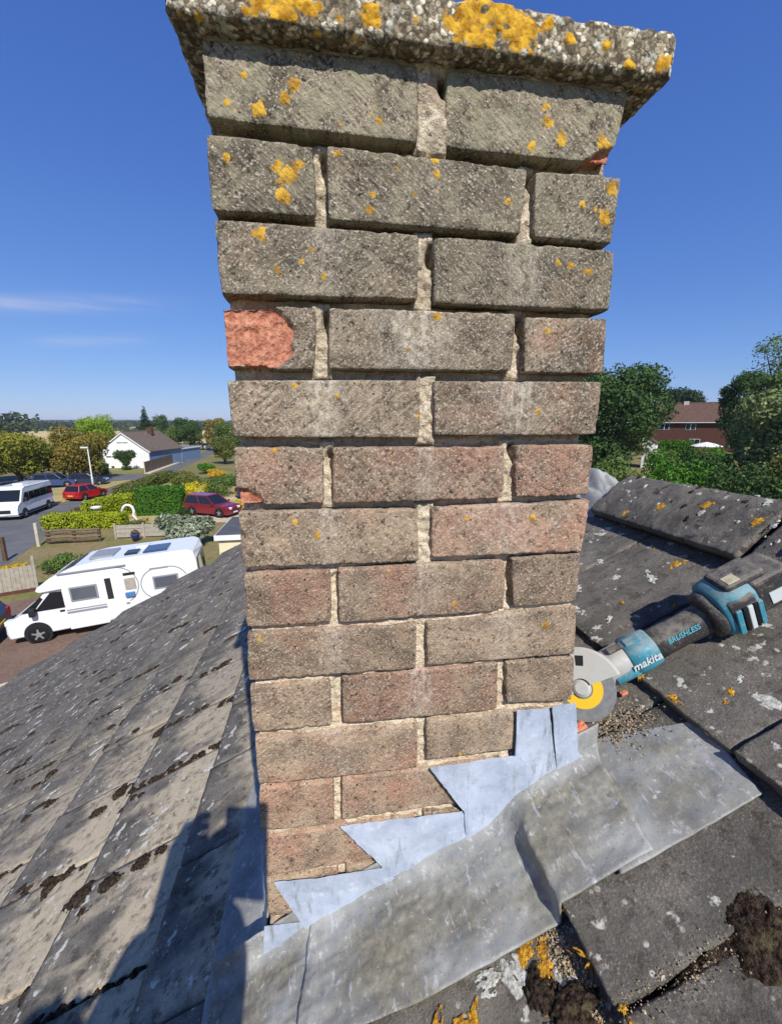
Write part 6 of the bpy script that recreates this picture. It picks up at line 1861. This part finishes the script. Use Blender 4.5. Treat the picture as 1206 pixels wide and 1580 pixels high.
def mh_window(x0, x1, z0, z1):
    f_ = mbx('side_window', x0, x1, z0, z1, MAT_GRY, -0.03, 0.0, 0.02)
    MB().box(x0 + 0.06, x1 - 0.06, -0.036, -0.028, z0 + 0.06, z1 - 0.06).build('pane', plain('window_film', srgb(84, 90, 98), 0.08, 0.6) if 'window_film' not in bpy.data.materials else bpy.data.materials['window_film'], f_)
mh_window(2.25, 3.15, 1.42, 1.98)
mh_window(5.0, 5.9, 1.40, 1.92)
dr = mbx('door', 3.34, 3.98, 0.5, 2.32, MAT_MHW, -0.018, 0.0, 0.01)
MB().box(3.42, 3.62, -0.026, -0.017, 1.30, 2.12).build('door_window', MAT_VGLASS, dr)
mbx('door_step', 3.36, 3.98, 0.36, 0.46, MAT_TRIM, -0.14, 0.0)
mbx('stripe', 2.05, 4.1, 0.98, 1.06, MAT_GRY, -0.012, 0.0)
mbx('stripe', 2.05, 3.6, 1.10, 1.14, MAT_GRY, -0.012, 0.0)
mbx('locker', 4.05, 4.42, 1.55, 2.0, MAT_GREYW, -0.016, 0.0)
mbx('bag', 4.02, 4.34, 1.28, 1.46, plain('blue_bag', srgb(70, 120, 170), 0.7), -0.10, -0.018, 0.02)
mbx('fridge_vent', 4.05, 4.45, 2.12, 2.22, MAT_TRIM, -0.016, 0.0)
mbx('awning_rail', 2.0, 4.2, 2.50, 2.56, MAT_GRY, -0.05, 0.0, 0.01)
def arc_stripe(c, r_, a0, a1, w=0.032, sx=1.0):
    mb = MB()
    pts = [(c[0] + sx * r_ * math.cos(R(a_)), -0.012, c[1] + r_ * math.sin(R(a_))) for a_ in np.linspace(a0, a1, 14)]
    v, f = [], []
    for k, p in enumerate(pts):
        q = pts[min(k + 1, 13)]; o_ = pts[max(k - 1, 0)]
        d_ = Vector((q[0] - o_[0], 0, q[2] - o_[2])).normalized()
        nn = Vector((-d_.z, 0, d_.x)) * w / 2
        v += [(p[0] - nn.x, -0.012, p[2] - nn.z), (p[0] + nn.x, -0.012, p[2] + nn.z)]
        if k:
            f.append((2 * k - 2, 2 * k - 1, 2 * k + 1, 2 * k))
    mb.add(v, f).build('graphic_stripe', MAT_GRY, mh)
arc_stripe((3.75, 1.75), 0.75, -60, 80)
arc_stripe((5.2, 1.62), 0.62, 95, 265)
arc_stripe((5.6, 1.62), 0.62, 20, 90)
MB().box(4.95, 5.6, -0.014, -0.006, 2.20, 2.26).build('graphic_stripe', MAT_GRY, mh)
# roof: skylights, panels
for (x0, x1, y0, y1, m) in ((1.95, 2.5, 0.35, WID - 0.35, MAT_VGLASS), (2.9, 3.7, 0.5, 1.6, MAT_GRY), (4.1, 4.55, 0.4, 1.0, MAT_VGLASS), (4.75, 5.6, 0.35, 1.3, paint('solar_panel', srgb(44, 58, 92), 0.2)), (4.3, 4.75, 1.35, 1.85, MAT_MHW)):
    zt = 2.78 if x0 > 2.8 else 2.53
    o = MB().box(x0, x1, y0, y1, zt - 0.01, zt + 0.07).build('roof_light', m, mh, bevel=0.02)
    if x0 < 2.6:
        o.rotation_euler = (0, R(-24), 0)
        o.location = (-1.28, 0, 0.92 - 0.0)
        o.location = Vector((2.22, 0, 2.55)) - Matrix.Rotation(R(-24), 3, 'Y') @ Vector((2.22, 0, 2.53))
MB().box(6.6, 6.66, 0.25, WID - 0.25, 1.35, 2.35).build('rear_window', MAT_VGLASS, mh, bevel=0.03)
MB().box(6.60, 6.68, 0.04, 0.2, 0.9, 1.4).build('tail_light', MAT_TAIL, mh, bevel=0.02)
MB().box(6.60, 6.68, WID - 0.2, WID - 0.04, 0.9, 1.4).build('tail_light', MAT_TAIL, mh, bevel=0.02)

# ------------------------------------------------------------------ the photographer, kneeling on the roof behind the lens (his shadow falls on the tiles)
MAT_SKIN = plain('skin', srgb(196, 148, 122), 0.6, 0.3, var=0.06, scale=20)
MAT_SHIRT = plain('dark_tshirt', srgb(52, 58, 70), 0.9, 0.1, var=0.15, scale=30)
MAT_JEANS = plain('work_trousers', srgb(64, 66, 70), 0.95, 0.1, var=0.2, scale=40)
MAT_HAIR = plain('short_hair', srgb(64, 50, 40), 0.9, 0.2)
PB = Vector((-0.24, -0.95, -1.24))
person = empty('person', PB, 'photographer kneeling on the roof holding up a phone, seen by the shadow on the tiles', 'person')
def skin(name, verts, edges, radii, mat, root=0, sub=2):
    me = bpy.data.meshes.new(name)
    me.from_pydata([tuple(Vector(v) - PB) for v in verts], edges, [])
    me.materials.append(mat)
    o = bpy.data.objects.new(name, me)
    link(o, person)
    m = o.modifiers.new('skin', 'SKIN')
    m.use_smooth_shade = True
    sv = me.skin_vertices[0].data
    for k, r_ in enumerate(radii):
        sv[k].radius = r_ if hasattr(r_, '__len__') else (r_, r_)
        sv[k].use_root = (k == root)
    s = o.modifiers.new('sub', 'SUBSURF')
    s.levels = s.render_levels = sub
    return o
pel, wai, che, nek, chi, hea, crn = (-.24, -.97, -1.06), (-.235, -.955, -.94), (-.21, -.93, -.76), (-.19, -.90, -.60), (-.175, -.865, -.53), (-.168, -.835, -.44), (-.166, -.83, -.375)
shR, elR, wrR, paR = (-.02, -.90, -.66), (-.005, -.645, -.655), (.045, -.545, -.455), (.050, -.535, -.40)
shL, elL, wrL, paL = (-.37, -.90, -.67), (-.15, -.71, -.71), (-.055, -.565, -.49), (-.03, -.545, -.43)
V = [pel, wai, che, nek, chi, hea, crn, shR, elR, wrR, paR, shL, elL, wrL, paL,
     (-.15, -.97, -1.09), (-.06, -.60, -1.08), (-.14, -.95, -1.15), (-.33, -.97, -1.11), (-.36, -.60, -1.25), (-.38, -.96, -1.24)]
E_ = [(0, 1), (1, 2), (2, 3), (3, 4), (4, 5), (5, 6), (2, 7), (7, 8), (8, 9), (9, 10), (2, 11), (11, 12), (12, 13), (13, 14), (0, 15), (15, 16), (16, 17), (0, 18), (18, 19), (19, 20)]
Rr = [.13, .125, .13, .058, .062, (.078, .095), .05, .06, .042, .03, .036, .06, .042, .03, .036, .095, .062, .045, .095, .062, .045]
skin('body', V, E_, Rr, MAT_SKIN)
skin('shirt', [pel, wai, che, (-.20, -.915, -.655), shR, (-.012, -.77, -.658), shL, (-.27, -.81, -.69)], [(0, 1), (1, 2), (2, 3), (2, 4), (4, 5), (2, 6), (6, 7)], [.14, .137, .143, .075, .074, .062, .074, .062], MAT_SHIRT)
skin('shadow_sleeve', [(-.012, -.77, -.658), elR, (.03, -.575, -.515), (.042, -.55, -.46)], [(0, 1), (1, 2), (2, 3)], [.08, .085, .074, .055], MAT_SHIRT)  # added loose sleeves, thickened to broaden the shadow of the arms
skin('shadow_sleeve', [(-.27, -.81, -.69), elL, (-.085, -.61, -.555), (-.06, -.572, -.495)], [(0, 1), (1, 2), (2, 3)], [.07, .068, .058, .05], MAT_SHIRT)
skin('trousers', [pel, V[15], V[16], V[17], V[18], V[19], V[20]], [(0, 1), (1, 2), (2, 3), (0, 4), (4, 5), (5, 6)], [.142, .105, .074, .058, .105, .074, .058], MAT_JEANS)
skin('hair', [(-.172, -.875, -.46), (-.168, -.85, -.385), (-.166, -.815, -.352)], [(0, 1), (1, 2)], [.072, .085, .06], MAT_HAIR)
# face: nose, eyes, ears
for nm, pts, rr, m_ in (('nose', [(-.158, -.745, -.43), (-.156, -.725, -.455)], (.010, .013), MAT_SKIN), ('ear', [(-.245, -.845, -.43), (-.248, -.842, -.46)], (.014, .010), MAT_SKIN), ('ear', [(-.088, -.835, -.43), (-.086, -.832, -.46)], (.014, .010), MAT_SKIN),
                        ('eye', [(-.19, -.752, -.425), (-.189, -.748, -.425)], (.011, .010), MAT_DARK), ('eye', [(-.132, -.748, -.425), (-.131, -.744, -.425)], (.011, .010), MAT_DARK), ('mouth', [(-.18, -.748, -.487), (-.14, -.745, -.487)], (.006, .006), MAT_CHIP)):
    MB().tube([tuple(Vector(q) - PB) for q in pts], rr, 8).build(nm, m_, person, True)
# phone: lens at the top corner, held by the edge
def cp(a, b, c):
    """a right, b up, c forward of the lens"""
    return CAMLOC + _r * a + _u * b + _f * c
phone = empty('smartphone', cp(-0.012, -0.06, -0.012), 'slim black smartphone held upright in the photographer\'s hand, known only by its shadow', 'phone')
PO = Vector(phone.location)
def pbox(name, a0, a1, b0, b1, c0, c1, mat, bevel=0.0):
    v = [tuple(cp(a, b, c) - PO) for c in (c0, c1) for a, b in ((a0, b0), (a1, b0), (a1, b1), (a0, b1))]
    return MB().add(v, [(0, 1, 2, 3), (7, 6, 5, 4), (0, 4, 5, 1), (1, 5, 6, 2), (2, 6, 7, 3), (3, 7, 4, 0)]).build(name, mat, phone, bevel=bevel)
pbox('case', -0.052, 0.026, -0.138, 0.022, -0.017, -0.008, MAT_BLACKP, 0.003)
pbox('screen', -0.049, 0.023, -0.133, 0.017, -0.0182, -0.0171, MAT_VGLASS)
# fingers round the left edge and the base of the phone, thumb along the near side
def P_(a, b, c):
    return tuple(cp(a, b, c))
for k, (b, ln, r_) in enumerate(((-0.045, 0.040, .0095), (-0.067, 0.046, .010), (-0.089, 0.043, .0095), (-0.110, 0.034, .0085))):
    MB().tube([tuple(Vector(q) - PB) for q in (P_(-0.078, b - 0.012, -0.034), P_(-0.074, b, -0.012), P_(-0.058, b + 0.004, 0.0035), P_(-0.058 + ln * 0.55, b + 0.008, 0.004), P_(-0.058 + ln, b + 0.010, -0.001))], [r_, r_ * 1.05, r_, r_ * 0.9, r_ * 0.7], 8).build('finger', MAT_SKIN, person, True)
MB().tube([tuple(Vector(q) - PB) for q in (P_(-0.072, -0.115, -0.040), P_(-0.060, -0.085, -0.036), P_(-0.030, -0.060, -0.030), P_(-0.008, -0.052, -0.026))], [.015, .013, .011, .008], 8).build('thumb', MAT_SKIN, person, True)
# the other hand steadies the phone from the side
for k, (b, ln, r_) in enumerate(((-0.005, 0.05, .0095), (-0.028, 0.055, .010), (-0.052, 0.05, .0095), (-0.074, 0.04, .0085))):
    MB().tube([tuple(Vector(q) - PB) for q in (P_(-0.135, b - 0.02, -0.040), P_(-0.128, b - 0.006, -0.018), P_(-0.112, b, -0.004), P_(-0.092, b + 0.004, -0.006))], [r_, r_ * 1.05, r_, r_ * 0.75], 8).build('finger', MAT_SKIN, person, True)
MB().tube([tuple(Vector(q) - PB) for q in (P_(-0.118, -0.085, -0.050), P_(-0.105, -0.055, -0.044), P_(-0.085, -0.035, -0.036))], [.014, .012, .009], 8).build('thumb', MAT_SKIN, person, True)
MB().tube([tuple(Vector(q) - PB) for q in (P_(-0.132, 0.0, -0.036), P_(-0.140, -0.045, -0.042), P_(-0.140, -0.095, -0.050), tuple(wrL))], [.014, .028, .031, .030], 10).build('palm', MAT_SKIN, person, True)
MB().tube([tuple(Vector(q) - PB) for q in (P_(-0.088, -0.04, -0.030), P_(-0.090, -0.08, -0.034), P_(-0.080, -0.125, -0.042), tuple(wrR))], [.014, .026, .030, .030], 10).build('palm', MAT_SKIN, person, True)

# ------------------------------------------------------------------ summer haze over the open country
hz = bpy.data.materials.new('haze_air')
hz.use_nodes = True
hz.node_tree.nodes.clear()
_ho = hz.node_tree.nodes.new('ShaderNodeOutputMaterial')
_hv = hz.node_tree.nodes.new('ShaderNodeVolumePrincipled')
_hv.inputs['Color'].default_value = (0.80, 0.88, 1.0, 1)
_hv.inputs['Density'].default_value = 0.00016
_hv.inputs['Anisotropy'].default_value = 0.0
hz.node_tree.links.new(_hv.outputs[0], _ho.inputs['Volume'])
MB().box(-9500, 9500, -9500, 9500, GZ - 1.5, GZ + 62).build('haze', hz, None, kind='stuff', label='thin blue summer haze over the open country', cat='haze')
